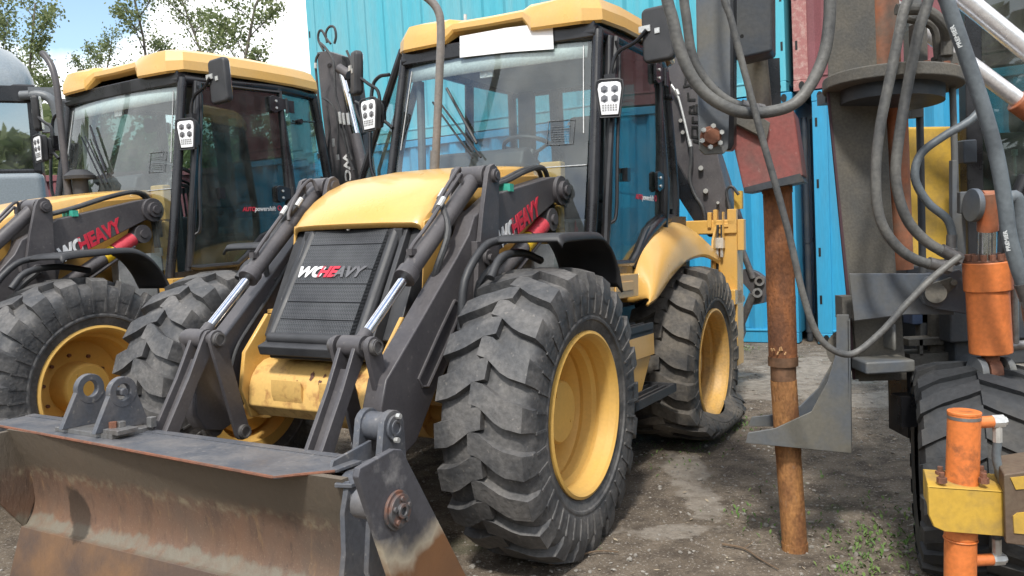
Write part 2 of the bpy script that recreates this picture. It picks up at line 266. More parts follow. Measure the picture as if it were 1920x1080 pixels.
# ------------------------------------------------------------------ mesh helpers
SPLIT = {'rust_spot', 'rear_trim', 'corner_post', 'corner_casting', 'quarter_glass', 'windscreen_seam', 'hinge_bolt', 'wiper', 'loader_hose', 'arm_hose', 'flange_bolts', 'bracket_bolts', 'lug_bolt', 'rear_window_bars', 'boom_hose', 'hose_fitting', 'pivot_lug', 'line_fitting', 'pin_collar', 'lock_teeth', 'strap_hole', 'hood_rib', 'cylinder_line', 'cut_lettering', 'fender_stay', 'nose_pad', 'link_plate', 'weld_scars', 'side_panel', 'end_panel', 'clevis', 'lower_clevis', 'paint_remnant', 'boom_fitting', 'lamp_bracket', 'seats', 'mirror_arm', 'boom_cylinder', 'mud_flap', 'link_pin', 'steel_line', 'jack_hose', 'leg_hose', 'frame_rail', 'lug_eye', 'side_rail'}
class MB:
    def __init__(s): s.bm = bmesh.new()
    def box(s, c, d, rot=None):
        mtx = Matrix.Translation(Vector(c))
        if rot is not None: mtx = mtx @ (rot if isinstance(rot, Matrix) else Matrix.Rotation(rot[1], 4, rot[0]))
        bmesh.ops.create_cube(s.bm, size=1, matrix=mtx @ Matrix.Diagonal((*d, 1))); return s
    def bb(s, a, b):
        a, b = Vector(a), Vector(b); d = b-a
        return s.box((a+b)/2, (abs(d.x), abs(d.y), abs(d.z)))
    def cyl(s, p, q, r, r2=None, n=20, caps=True):
        p, q = Vector(p), Vector(q); d = q-p
        mtx = Matrix.Translation((p+q)/2) @ d.to_track_quat('Z', 'Y').to_matrix().to_4x4()
        bmesh.ops.create_cone(s.bm, cap_ends=caps, segments=n, radius1=r, radius2=r if r2 is None else r2, depth=d.length, matrix=mtx); return s
    def ring(s, p, q, ro, ri, n=28):
        "hollow washer from p to q"
        p, q = Vector(p), Vector(q); d = (q-p).normalized(); a = d.orthogonal().normalized(); b = d.cross(a); rows = []
        for k in range(n):
            t = 2*math.pi*k/n; u = a*math.cos(t)+b*math.sin(t)
            rows.append([s.bm.verts.new(x) for x in (p+u*ro, q+u*ro, q+u*ri, p+u*ri)])
        for k in range(n):
            A, B = rows[k], rows[(k+1) % n]
            for i in range(4): s.bm.faces.new((A[i], A[(i+1) % 4], B[(i+1) % 4], B[i]))
        return s
    def tube(s, pts, r, n=8, smooth=3, flat=1.):
        P = [Vector(p) for p in pts]
        if smooth and len(P) > 2: P = crom(P, smooth)
        rad = r if isinstance(r, (list, tuple)) else None
        prev = None; rings = []; up = None
        for i, p in enumerate(P):
            t = (P[min(i+1, len(P)-1)]-P[max(i-1, 0)]).normalized()
            if up is None: up = t.orthogonal().normalized()
            up = (up-t*up.dot(t)).normalized(); v = t.cross(up)
            rr = r if rad is None else rad[0]+(rad[1]-rad[0])*i/(len(P)-1)
            rings.append([s.bm.verts.new(p+(up*math.cos(2*math.pi*k/n)+v*math.sin(2*math.pi*k/n))*rr) for k in range(n)])
        for a, b in zip(rings, rings[1:]):
            for k in range(n): s.bm.faces.new((a[k], a[(k+1) % n], b[(k+1) % n], b[k]))
        s.bm.faces.new(rings[0][::-1]); s.bm.faces.new(rings[-1]); return s
    def prism(s, poly, ext):
        "poly: list of 3D points (planar), extruded by vector ext"
        A = [s.bm.verts.new(Vector(p)) for p in poly]; B = [s.bm.verts.new(Vector(p)+Vector(ext)) for p in poly]
        n = len(A); s.bm.faces.new(A); s.bm.faces.new(B[::-1])
        for i in range(n): s.bm.faces.new((A[i], B[i], B[(i+1) % n], A[(i+1) % n]))
        return s
    def xz(s, poly, y0, y1): return s.prism([(p[0], y0, p[1]) for p in poly], (0, y1-y0, 0))
    def yz(s, poly, x0, x1): return s.prism([(x0, p[0], p[1]) for p in poly], (x1-x0, 0, 0))
    def xy(s, poly, z0, z1): return s.prism([(p[0], p[1], z0) for p in poly], (0, 0, z1-z0))
    def grid(s, rows, close=False):
        V = [[s.bm.verts.new(Vector(p)) for p in r] for r in rows]
        for a, b in zip(V, V[1:]):
            k = len(a)
            for i in range(k if close else k-1): s.bm.faces.new((a[i], a[(i+1) % k], b[(i+1) % k], b[i]))
        return s
    def lathe(s, prof, c=(0, 0, 0), n=48, axis='y'):
        "prof: (r, y) about the y axis"
        rows = []
        for k in range(n):
            t = 2*math.pi*k/n; rows.append([(c[0]+r*math.cos(t), c[1]+y, c[2]+r*math.sin(t)) for r, y in prof])
        rows.append(rows[0]); s.grid(rows); bmesh.ops.remove_doubles(s.bm, verts=s.bm.verts, dist=1e-5); return s
    def disc(s, c, nrm, r, th, n=20):
        nrm = Vector(nrm).normalized(); c = Vector(c); return s.cyl(c, c+nrm*th, r, n=n)
    def mesh(s, name, recalc=True):
        if recalc: bmesh.ops.recalc_face_normals(s.bm, faces=s.bm.faces)
        me = bpy.data.meshes.new(name); s.bm.to_mesh(me); s.bm.free(); return me
    def to(s, name, material, parent=None, bevel=0., smooth=True, loc=None, seg=2, label=None):
        if name in SPLIT and label is None:
            bm = s.bm; left = set(bm.verts); comps = []
            while left:
                v0 = left.pop(); st = [v0]; comp = {v0}
                while st:
                    for e in st.pop().link_edges:
                        for v in e.verts:
                            if v not in comp: comp.add(v); left.discard(v); st.append(v)
                comps.append(comp)
            if len(comps) > 1:
                comps.sort(key=lambda c: min(v.index for v in c)); r = None
                bm.verts.index_update(); bm.faces.index_update()
                for c in comps:
                    m2 = MB(); mp = {v: m2.bm.verts.new(v.co) for v in sorted(c, key=lambda v: v.index)}
                    for f in {f for v in c for f in v.link_faces}: m2.bm.faces.new([mp[v] for v in f.verts])
                    r = m2.to(name, material, parent, bevel, smooth, loc, seg, label='')
                bm.free(); return r
        me = s.mesh(name); o = bpy.data.objects.new(name, me); COL.objects.link(o)
        me.materials.append(M[material] if isinstance(material, str) else material)
        if parent is not None: o.parent = parent
        if loc is not None: o.location = loc
        if smooth:
            me.polygons.foreach_set('use_smooth', [True]*len(me.polygons))
            if not bevel: me.set_sharp_from_angle(angle=R(38))
        if bevel:
            b = o.modifiers.new('bevel', 'BEVEL'); b.width = bevel; b.segments = seg; b.limit_method = 'ANGLE'; b.angle_limit = R(35); b.harden_normals = True
        if label: o['label'] = label
        return o
def crom(P, k):
    out = []
    Q = [P[0]*2-P[1]]+P+[P[-1]*2-P[-2]]
    for i in range(1, len(Q)-2):
        a, b, c, d = Q[i-1:i+3]
        for j in range(k+1):
            t = j/(k+1); out.append(.5*((2*b)+(c-a)*t+(2*a-5*b+4*c-d)*t*t+(3*b-a-3*c+d)*t**3))
    out.append(P[-1]); return out
def arc(cx, cy, r, a0, a1, n):
    return [(cx+r*math.cos(R(a0+(a1-a0)*i/n)), cy+r*math.sin(R(a0+(a1-a0)*i/n))) for i in range(n+1)]
def rrect(x0, x1, y0, y1, r, n=4):
    return arc(x1-r, y1-r, r, 0, 90, n)+arc(x0+r, y1-r, r, 90, 180, n)+arc(x0+r, y0+r, r, 180, 270, n)+arc(x1-r, y0+r, r, 270, 360, n)
def solid(o, t, off=0):
    m = o.modifiers.new('solid', 'SOLIDIFY'); m.thickness = t; m.offset = off; return o
def tag(o, label, cat, group=None, kind=None):
    o['label'] = label; o['category'] = cat
    if group: o['group'] = group
    if kind: o['kind'] = kind
    return o
def empty(name, mw=None, loc=None):
    o = bpy.data.objects.new(name, None); COL.objects.link(o); o.empty_display_size = .3
    if mw is not None: o.matrix_world = mw
    if loc is not None: o.location = loc
    return o
def text(s, size, origin, ex, ey, mt, parent, name, depth=.003, off=.012, shear=0., sx=1.):
    "lettering as a thin solid lying on a surface: origin = lower-left, ex / ey = reading and up directions"
    c = bpy.data.curves.new('t', 'FONT'); c.body = s; c.size = size; c.extrude = depth/2; c.offset = off; c.shear = shear
    t = bpy.data.objects.new('t', c); COL.objects.link(t); bpy.context.view_layer.update()
    me = bpy.data.meshes.new_from_object(t.evaluated_get(bpy.context.evaluated_depsgraph_get())); bpy.data.objects.remove(t)
    ex = Vector(ex).normalized(); ey = Vector(ey); ey = (ey-ex*ey.dot(ex)).normalized(); ez = ex.cross(ey)
    mw = Matrix((ex*sx, ey, ez)).transposed().to_4x4(); mw.translation = Vector(origin); me.transform(mw)
    me.materials.clear(); me.materials.append(M[mt]); o = bpy.data.objects.new(name, me); COL.objects.link(o)
    if parent is not None: o.parent = parent
    return o
# turns a measured pixel of the 1920x1080 photograph into the point where its ray meets the world plane Y = y
def at(px, py, y):
    d = c_fwd+c_right*((px-960)/F_PX)-c_up*((py-540)/F_PX); return Vector((0, 0, CAM_H))+d*(y/d.y)
def atz(px, py, z=0.):
    d = c_fwd+c_right*((px-960)/F_PX)-c_up*((py-540)/F_PX); return Vector((0, 0, CAM_H))+d*((z-CAM_H)/d.z)
def frame_mw(yaw, tx, ty, pi=0., ro=0., z=0.):
    Fv = Vector((-math.sin(yaw), -math.cos(yaw), 0)); Lv = Vector((math.cos(yaw), -math.sin(yaw), 0))
    A = Matrix((Fv, Lv, Vector((0, 0, 1)))).transposed()
    Rp = Matrix(((math.cos(pi), 0, -math.sin(pi)), (0, 1, 0), (math.sin(pi), 0, math.cos(pi))))
    Rr = Matrix(((1, 0, 0), (0, math.cos(ro), math.sin(ro)), (0, -math.sin(ro), math.cos(ro))))
    m = (A @ Rp @ Rr).to_4x4(); m.translation = Vector((tx, ty, z)); return m
MW1 = frame_mw(.508, -.695, 4.348, .044, .017, 0.)
MW2 = frame_mw(.542, -3.517, 5.61, 0, 0, .021)
def onto(px, py, ax, val, mw):
    inv = mw.inverted(); o = inv @ Vector((0, 0, CAM_H)); d = c_fwd+c_right*((px-960)/F_PX)-c_up*((py-540)/F_PX); d = inv.to_3x3() @ d
    return o+d*((val-o[ax])/d[ax])

# ------------------------------------------------------------------ ground
def build_ground():
    b = MB(); bm = b.bm
    xs = [-120, -60, -30, -15]+[-8+i*.14 for i in range(0, 115)]+[15, 30, 60, 120]
    ys = [-60, -20, -5, 0]+[1+i*.12 for i in range(0, 90)]+[14, 20, 40, 90, 160]
    def h(x, y):
        n = mnoise.noise(Vector((x*.9, y*.9, 0)))*.018+mnoise.noise(Vector((x*3.1, y*3.1, 4)))*.008+mnoise.noise(Vector((x*8, y*8, 9)))*.004
        return n if (abs(x) < 9 and y < 12.2 and y > .5) else 0.
    b.grid([[(x, y, h(x, y)) for x in xs] for y in ys])
    o = b.to('ground', 'ground'); o['kind'] = 'structure'; o['label'] = 'brown packed dirt yard'
    return h
hgt = build_ground()
t_ = bmesh.new(); bmesh.ops.create_icosphere(t_, subdivisions=1, radius=1); ICO_V = [v.co.copy() for v in t_.verts]; ICO_F = [[v.index for v in f.verts] for f in t_.faces]; t_.free()
def scatter():
    rnd = random.Random(3); b = MB()
    def stone(x, y, r):
        z = hgt(x, y); mt = Matrix.Translation((x, y, z+r*.25)) @ Matrix.Rotation(rnd.random()*6.3, 4, 'Z') @ Matrix.Rotation(rnd.random()*.6, 4, 'X') @ Matrix.Diagonal((1, rnd.uniform(.6, 1), rnd.uniform(.35, .7), 1))
        vs = [b.bm.verts.new(mt @ (p*r*rnd.uniform(.8, 1.15))) for p in ICO_V]
        for f in ICO_F: b.bm.faces.new([vs[i] for i in f])
    for _ in range(8000):
        y = 2.9+8.2*rnd.random()**1.7; x = rnd.uniform(-2.2, 4.2) if rnd.random() < .8 else rnd.uniform(-4, -1.6)
        stone(x, y, rnd.choice((.003, .004, .005, .006, .008, .010, .015))*rnd.uniform(.7, 1.3))
    o = b.to('gravel', 'stone', smooth=False); tag(o, 'loose pale gravel scattered over the brown dirt', 'gravel', kind='stuff')
    b = MB()
    for _ in range(520):
        y = 3.+6*rnd.random()**1.5; x = rnd.uniform(-.4, 3.4); z = hgt(x, y)+.004; a = rnd.random()*6.28; l = rnd.uniform(.006, .02); wd = l*rnd.uniform(.25, .6)
        u = Vector((math.cos(a), math.sin(a), rnd.uniform(-.1, .25)))*l; v = Vector((-math.sin(a), math.cos(a), rnd.uniform(-.3, .3)))*wd; c = Vector((x, y, z+.004))
        b.bm.faces.new([b.bm.verts.new(c+p) for p in (-u, v*.8-u*.1, u, -v*.8)])
    o = b.to('leaf_litter', 'dryleaf'); tag(o, 'dry pale leaves and chips littering the dirt', 'leaf litter', kind='stuff')
    b = MB()
    def tuft(px, py, n, s):
        g = atz(px, py)
        for _ in range(int(n*.5)):
            x = g.x+rnd.gauss(0, .07)*s; y = g.y+rnd.gauss(0, .09)*s; z = hgt(x, y); a = rnd.random()*6.28; s2 = min(s, 1.1)*.55; hh = rnd.uniform(.012, .05)*s2; wd = rnd.uniform(.006, .014)*s2
            c = Vector((x, y, z)); u = Vector((math.cos(a), math.sin(a), 0)); v = Vector((-u.y, u.x, 0))
            p = [c-v*wd*.2, c+u*hh*.5-v*wd+Vector((0, 0, hh*.7)), c+u*hh+Vector((0, 0, hh*.9)), c+u*hh*.5+v*wd+Vector((0, 0, hh*.7))]
            b.bm.faces.new([b.bm.verts.new(q) for q in p])
    for t in [(1350, 800, 260, 1.6), (1310, 815, 260, 1.6), (1375, 790, 120, 1.2), (1290, 840, 120, 1.8), (1110, 1018, 40, .5), (1630, 1020, 160, 1.3), (1660, 1010, 130, 1.2), (1610, 1060, 160, 1.1), (1590, 1075, 80, 1), (1540, 985, 40, 1.2), (1570, 1000, 50, 1.2),
              (1400, 968, 60, 1.2), (1450, 1000, 40, 1.), (1240, 860, 60, 2), (1390, 655, 160, 1.3), (1690, 1040, 120, 1.2), (1480, 940, 40, 1.5), (1650, 960, 80, 2.), (1690, 985, 80, 1.5), (1515, 900, 40, 2)]: tuft(*t)
    o = b.to('weeds', 'weed', smooth=False); tag(o, 'low green weeds sprouting from the dirt', 'weeds', kind='stuff')
    for pts, lab in (([(1355, 1027), (1395, 1035), (1425, 1055), (1460, 1075)], 'thin curved dry twig lying beside the rusty pipe foot'), ([(1030, 1065), (1075, 1052), (1120, 1040), (1160, 1042)], 'crooked dry twig lying behind the front tyre')):
        b = MB(); b.tube([atz(*p)+Vector((0, 0, .018)) for p in pts], [.006, .003], n=6)
        g = [atz(*p)+Vector((0, 0, .018)) for p in pts]; b.tube([g[1], g[1]+Vector((.06, .05, .01))], .0025, n=5, smooth=0)
        tag(b.to('twig', 'twig'), lab, 'twig')
scatter()

# ------------------------------------------------------------------ wheels
def tyre(hw=.205, R0=.65, rr=.385, nl=21, flat=None, sgn=1, width=.44):
    "tyre about the y axis, outer face towards sgn*y"
    b = MB(); W = width/2
    prof = [(rr-.01, -W*.86), (rr+.03, -W*.92), (rr+.09, -W*1.0), (rr+.16, -W*1.02), (rr+.215, -W*.97), (R0-.022, -W*.86), (R0-.005, -W*.6), (R0, -W*.25), (R0, 0)]
    prof = prof+[(r, -y) for r, y in prof[-2::-1]]
    b.lathe(crom2(prof, 3), n=144)
    for s in (1, -1):
        for k in range(nl):
            t0 = 2*math.pi*(k+(.5 if s > 0 else 0))/nl; dr = 1
            st = [(W*1.032, -.030, .55, .545, .045), (W*1.028, -.018, .57, R0-.045, .054), (W*.95, -.006, .6, R0+.016, .058), (W*.62, .020, .63, R0+.036, .060), (W*.44, .045, .63, R0+.038, .058), (W*.10, .120, .63, R0+.039, .053), (-W*.14, .138, .63, R0+.038, .050)]
            rows = []
            for (y, dt, rb, rt, wd) in st:
                t = t0+dt; hb = wd/R0; ht = hb*.88
                rows.append([(r*math.cos(t+q), y*s, r*math.sin(t+q)) for r, q in ((rb, -hb), (rt, -ht), (rt, ht), (rb, hb))])
            b.grid(rows); 
            for rr_ in (rows[0], rows[-1]): b.bm.faces.new([b.bm.verts.new(p) for p in rr_])
    for s in (1, -1):
        for k in range(nl*2):
            t = 2*math.pi*(k+.3)/(nl*2); a = .006
            P4 = [(r*math.cos(t+q/r), s*y, r*math.sin(t+q/r)) for r, y, q in ((.475, W*1.0, -a), (.475, W*1.0, a), (.57, W*1.02, a), (.57, W*1.02, -a))]
            b.prism(P4, (0, s*.007, 0))
    # shallow bead ring on the sidewall
    for s in (1, -1): b.lathe([(rr+.055, s*W*.96), (rr+.06, s*(W*1.0)), (rr+.07, s*(W*1.005)), (rr+.08, s*W*.99)], n=96)
    if flat:
        zc, amt = flat   # ground level (relative to hub), bulge
        for v in b.bm.verts:
            z0 = -.27
            if v.co.z < z0:
                full = -(R0+.038); t = (z0-v.co.z)/(z0-full); v.co.z = z0-(z0-zc)*min(1, t*1.02)**.9
                r_ = math.hypot(v.co.x, v.co.z); 
                v.co.y += math.copysign(1, v.co.y)*amt*math.sin(math.pi*min(1, t*.95))**1.2*min(1, abs(v.co.y)/.12)
                if abs(v.co.y) < .12: v.co.z += 0
                v.co.x *= 1+.10*t
    return b.mesh('tyre')
def rim(sgn, bolts=False):
    b = MB(); s = sgn; o = .22  # outer face plane relative to the tyre centre (centre at 0)
    prof = [(.37, .185), (.392, .195), (.392, .207), (.378, .212), (.366, .20), (.352, .17), (.345, .12), (.348, .10), (.325, .085), (.318, .04), (.322, .02), (.30, -.02), (.285, -.08), (.28, -.115), (.20, -.14), (.0, -.14)]
    b.lathe([(r, y*s) for r, y in prof], n=72)
    b.lathe([(.39, -.20*s), (.33, -.19*s), (.30, -.06*s), (.0, -.115*s)], n=48)
    return b.mesh('rim')
def wheel_parts(parent, loc, sgn, flat=None, bolts=False, rubber='rubber', rim_m='yellow', cache={}):
    key = (sgn, flat)
    wroot_name = 'wheel'
    if key not in cache: cache[key] = (tyre(flat=flat, sgn=sgn), rim(sgn))
    w = empty('wheel'); w.parent = parent; w.location = loc
    def add(me, nm, mt):
        me = me.copy() if me.materials and me.materials[0] != M[mt] else me
        if not me.materials: me.materials.append(M[mt])
        else: me.materials[0] = M[mt]
        me.polygons.foreach_set('use_smooth', [True]*len(me.polygons)); me.set_sharp_from_angle(angle=R(15))
        o = bpy.data.objects.new(nm, me); COL.objects.link(o); o.parent = w; return o
    add(cache[key][0], 'tyre', rubber); add(cache[key][1], 'rim', rim_m)
    b = MB(); s = sgn; b.lathe([(.16, -.14*s), (.158, -.02*s), (.153, .045*s), (.150, .065*s), (.141, .074*s), (0, .074*s)], n=40)
    b.cyl((.06, .073*s, .09), (.06, .080*s, .09), .012, n=10); b.cyl((-.09, .073*s, -.06), (-.09, .078*s, -.06), .007, n=8); b.to('hub', rim_m, w)
    if bolts:
        b = MB()
        for k in range(10):
            t = 2*math.pi*k/10+.2; x, z = .205*math.cos(t), .205*math.sin(t); b.cyl((x, -.14*s, z), (x, -.095*s, z), .021, n=6); b.cyl((x, -.10*s, z), (x, -.06*s, z), .011, n=8)
        b.to('wheel_nuts', 'rust_cast', w)
    return w

# ------------------------------------------------------------------ backhoe loader (x forward, y to its left, z up)
def loader(MW, first):
    root = empty('backhoe_loader', MW)
    P = lambda px, py, ax, val: onto(px, py, ax, val, MW)
    P1 = lambda px, py, ax, val: onto(px, py, ax, val, MW1)
    X, Y, Z = 0, 1, 2
    # --- wheels
    for (x, y) in ((0, .93), (0, -1.20), (-2.2, .93), (-2.2, -1.15)):
        s = 1 if y > 0 else -1; fl = None; z = .68
        if first and x < -1: z = .63 if y > 0 else .60
        if first and x < -1 and y > 0: fl = (-.505, .10)
        wheel_parts(root, (x, y, z), s, flat=fl, bolts=not first, rubber='rubber_dusty' if (x < -1) else 'rubber', rim_m='yellow_dirty' if x < -1 else 'rim')
    # --- axles and frame
    b = MB(); b.cyl((0, -1.08, .66), (0, .80, .66), .09, n=20); b.cyl((0, -.3, .66), (0, .3, .66), .17, .17, n=20); b.cyl((.0, .45, .52), (.34, .62, .50), .035, n=12); b.cyl((0, -1.0, .66), (0, -.9, .66), .16, n=20); b.cyl((0, .72, .66), (0, .6, .66), .16, n=20)
    b.to('front_axle', 'yellow_rusty', root)
    b = MB(); b.cyl((-2.2, -1.05, .60), (-2.2, .80, .60), .13, n=20); b.cyl((-2.2, -.25, .60), (-2.2, .25, .60), .22, n=20); b.to('rear_axle', 'yellow_dirty', root)
    b = MB(); b.bb((-2.95, -.36, .72), (.45, -.28, 1.0)).bb((-2.95, .28, .72), (.45, .36, 1.0)).bb((-1.9, -.28, .62), (.2, .28, .98)); b.bb((-1.5, -.55, .55), (-.6, .55, .95))
    b.to('chassis', 'black', root, bevel=.01)
    # --- front frame : rounded nose beam with cheeks
    b = MB(); prof = [(.36, .70), (.36, .95)]+[(.46+.16*math.sin(R(a)), .78+.16*math.cos(R(a))) for a in range(-20, 81, 20)]+[(.625, .72), (.56, .66), (.42, .66)]
    b.xz(prof, -.41, .41); b.to('front_frame', 'yellow_rusty', root, bevel=.008)
    if first:
        rnd = random.Random(5); b = MB()
        for (y0, a0, ry, ra) in ((-.02, 52, .014, 9), (.055, 50, .008, 5), (.10, 54, .016, 12), (.155, 52, .012, 9), (.04, 62, .012, 5), (-.10, 68, .01, 6), (.20, 66, .016, 7)):
            pts = []
            for k in range(14):
                t = 2*math.pi*k/14; q = rnd.uniform(.55, 1.15); a = R(a0+ra*q*math.sin(t)); pts.append(b.bm.verts.new((.46+.1612*math.sin(a), y0+ry*q*math.cos(t), .78+.1612*math.cos(a))))
            a = R(a0); c_ = b.bm.verts.new((.46+.1616*math.sin(a), y0, .78+.1616*math.cos(a)))
            for k in range(14): b.bm.faces.new((pts[k], pts[(k+1) % 14], c_))
        b.to('rust_spot', 'rust_cast', root)
    for s in (-1, 1):
        b = MB(); b.xz([(.66, .80), (.63, .98), (.47, 1.16), (.40, 1.12), (.30, .9), (.40, .64), (.60, .655)], s*.41, s*.435); b.cyl((.54, s*.43, .84), (.54, s*.445, .84), .035, n=16)
        b.to('frame_cheek', 'yellow', root, bevel=.006)
        b = MB(); b.bb((-.30, s*.36, .98), (.42, s*.46, 1.15)); b.bb((-.30, s*.34, 1.15), (.40, s*.49, 1.175)); b.cyl((.32, s*.46, .78), (.32, s*.62, .78), .05, n=16)
        b.to('frame_rail', 'yellow_dirty', root, bevel=.006)
    b = MB(); b.xz([(.60, .70), (.635, .78), (.635, .86), (.60, .8)], -.24, -.05).xz([(.60, .70), (.635, .78), (.635, .86), (.60, .8)], .06, .28); b.to('nose_pad', 'yellow_rusty', root, bevel=.004)
    # --- hood
    st = [(.325, 1.578, .360, .008), (.335, 1.600, .362, .012), (.325, 1.616, .364, .03), (.26, 1.680, .368, .06), (.17, 1.745, .371, .09), (.06, 1.803, .373, .12), (-.12, 1.866, .375, .14), (-.40, 1.918, .378, .15), (-.70, 1.948, .38, .15), (-.99, 1.965, .38, .15)]
    rows = []
    for (x, zt, hw, dr) in st:
        r = []
        ysg = [1.125, 1.12, 1.10, 1.05, .99, .6, 0, -.6, -.99, -1.05, -1.10, -1.12, -1.125]; dz = [-1.35, -1., -.5, -.20, -.10, -.015, 0, -.015, -.10, -.20, -.5, -1., -1.35]
        for u, v in zip(ysg, dz): r.append((x-.055*u*u*max(0, min(1, (x+.2)*2)), u*hw, zt+v*max(dr, .035)))
        rows.append(r)
    b = MB().grid(rows); hood = b.to('hood', 'yellow', root); hood.data.set_sharp_from_angle(angle=R(24)); solid(hood, .012)
    for s in (-1, 1):
        b = MB(); b.xz([(.26, 1.60), (.30, 1.20), (.42, .99), (.14, .99), (-.99, 1.2), (-.99, 1.80), (-.40, 1.78), (.0, 1.70)], s*.405, s*.418)
        b.to('hood_side_panel', 'yellow', root, bevel=.004)
        b = MB(); b.xz([(-.42, 1.79), (-.94, 1.86), (-.94, 1.90), (-.40, 1.86)], s*.422, s*.44); b.xz([(-.40, 1.62), (-.44, 1.86), (-.40, 1.86), (-.36, 1.62)], s*.42, s*.435); b.to('hood_rib', 'yellow', hood, bevel=.006)
    b = MB()
    for s in (-1, 1): b.bb((-1.06, s*.40, 1.72), (-.985, s*.545, 1.985)); b.bb((-1.05, s*.50, 1.58), (-.98, s*.54, 1.72)); b.bb((-1.075, s*.42, 1.0), (-.93, s*.53, 1.60))
    b.to('cowl_bracket', 'yellow', root, bevel=.012)
    # black rear cowl under the windscreen
    b = MB(); b.xz([(-.90, 1.97), (-.93, 2.06), (-1.0, 2.09), (-1.10, 2.02), (-1.16, 1.9), (-.95, 1.9)], -.33, .33); b.to('cowl', 'plastic', root, bevel=.02)
    # --- grille
    n = Vector((.55, 0, .36)).normalized(); top = Vector((.27, 0, 1.575)); bot = Vector((.60, 0, 1.045)); dn = (bot-top)
    def gp(u, t, o=0.): return top+dn*t+Vector((0, u*(.235-.0*t), 0))+Vector((dn.z*-1, 0, dn.x)).normalized()*o
    b = MB(); b.grid([[gp(u, t, .0) for u in (-1.02, -1, 0, 1, 1.02)] for t in (0, .17, .18, .40, .41, .53, .54, .69, .70, .84, .85, 1.)])
    rows = []
    for t, o in ((-.02, 0), (.0, .022), (.168, .026), (.172, .020), (.176, .026), (.397, .029), (.401, .023), (.405, .029), (.527, .029), (.531, .023), (.535, .029), (.687, .029), (.691, .023), (.695, .029), (.837, .028), (.841, .022), (.845, .028), (.985, .024), (1.0, .0)):
        rows.append([gp(u, t, o if abs(u) < 1 else 0) for u in (-1, -.97, -.5, 0, .5, .97, 1)])
    b = MB().grid(rows); g = b.to('grille', 'grille', root)
    b = MB(); b.cyl(gp(0, .04, .04)+Vector((0, .0, 0)), gp(0, .04, .046), .011, n=14); b.to('grille_bolt', 'white_steel', g)
    exx, eyy = Vector((0, 1, 0)), -dn
    nn = Vector((dn.z*-1, 0, dn.x)).normalized()
    text('WC', .080, gp(-1.0, .47, .0335), exx, eyy, 'white', g, 'lettering', off=.0035, shear=.3, sx=1.15)
    text('HE', .080, gp(-1.0, .47, .0335)+exx*.136, exx, eyy, 'red', g, 'lettering', off=.0035, shear=.3, sx=1.15)
    text('AVY', .080, gp(-1.0, .47, .0335)+exx*.242, exx, eyy, 'grey_decal', g, 'lettering', off=.0035, shear=.3, sx=1.1)
    b = MB(); b.bb((0, 0, 0), (0.001, .001, .001)); b.bm.clear()
    # side tubes, bottom tray, radiator sides
    for s in (-1, 1):
        b.tube([gp(s*1.10, -.03, -.01), gp(s*1.12, .5, -.01), gp(s*1.14, 1., -.01)], .032, n=10, smooth=0)
        b.xz([(.24, 1.60), (.28, 1.56), (.58, 1.03), (.40, .99), (.24, 1.0)], s*.30, s*.33 if s > 0 else s*.33)
    for s in (-1, 1): b.xz([(.20, 1.60), (.24, 1.57), (.50, 1.05), (.40, .99), (.20, 1.0)], s*.33, s*.415)
    b.bb((.24, -.31, 1.0), (.30, .31, 1.57)); b.to('radiator_housing', 'plastic', root, bevel=.006)
    b = MB(); b.box(gp(0, 1.06, .005), (.10, .56, .05), ('Y', R(20))); b.cyl(gp(0, 1.0, .02)-Vector((0, .26, 0)), gp(0, 1.0, .02)+Vector((0, .26, 0)), .026, n=12); b.box((.5, 0, .99), (.22, .54, .07)); b.to('grille_tray', 'plastic', root, bevel=.008)
    # --- exhaust stack
    if first: pts = [(-.70, -.175, 1.90), (-.70, -.163, 1.99), (-.70, -.12, 2.495), (-.70, -.100, 2.80), (-.69, -.12, 2.92), (-.66, -.19, 3.0), (-.64, -.24, 3.03)]
    else: pts = [(-.75, -.25, 1.90), (-.75, -.257, 2.03), (-.75, -.268, 2.55), (-.75, -.275, 2.78), (-.75, -.31, 2.93), (-.75, -.39, 3.03), (-.75, -.42, 3.05)]
    b = MB(); b.tube(pts, .025, n=16, smooth=4); b.cyl(pts[0], Vector(pts[1])+Vector((0, 0, .08)), .029, n=18); b.to('exhaust_stack', 'grey' if not first else 'steel_pipe', root)
    if not first:
        b = MB(); c = Vector((-.80, -.17, 2.0)); b.lathe_z = None
        b.cyl(c-Vector((0, 0, .08)), c+Vector((0, 0, .08)), .055, n=20); b.cyl(c+Vector((0, 0, .075)), c+Vector((0, 0, .10)), .11, .112, n=28); b.cyl(c+Vector((0, 0, .10)), c+Vector((0, 0, .145)), .112, .06, n=28); b.to('air_precleaner', 'plastic', root)
    # --- cab
    cab_shell(root, first, P1)
    # --- fenders
    for s in (1, -1):
        prof = [(.14, 1.49), (.11, 1.515), (-.05, 1.525), (-.28, 1.53), (-.38, 1.51), (-.47, 1.45), (-.54, 1.36), (-.59, 1.25)]
        b = MB(); b.grid([[(x, s*y, z-(.0 if y < 1.07 else .03)) for x, z in crom2(prof, 3)] for y in (.74, .76, .9, 1.06, 1.085)]); f = b.to('front_fender', 'plastic', root); solid(f, .014)
        b = MB(); b.tube([(.40, s*.70, 1.10), (.36, s*.70, 1.32), (.22, s*.72, 1.47), (.08, s*.74, 1.505)], .02, n=10); b.tube([(.30, s*.80, 1.33), (.20, s*.80, 1.42), (.0, s*.80, 1.44), (-.2, s*.8, 1.40)], .02, n=10)
        b.tube([(.2, s*.66, 1.1), (.2, s*.68, 1.3), (.1, s*.76, 1.42)], .018, n=8); b.to('fender_stay', 'plastic', f)
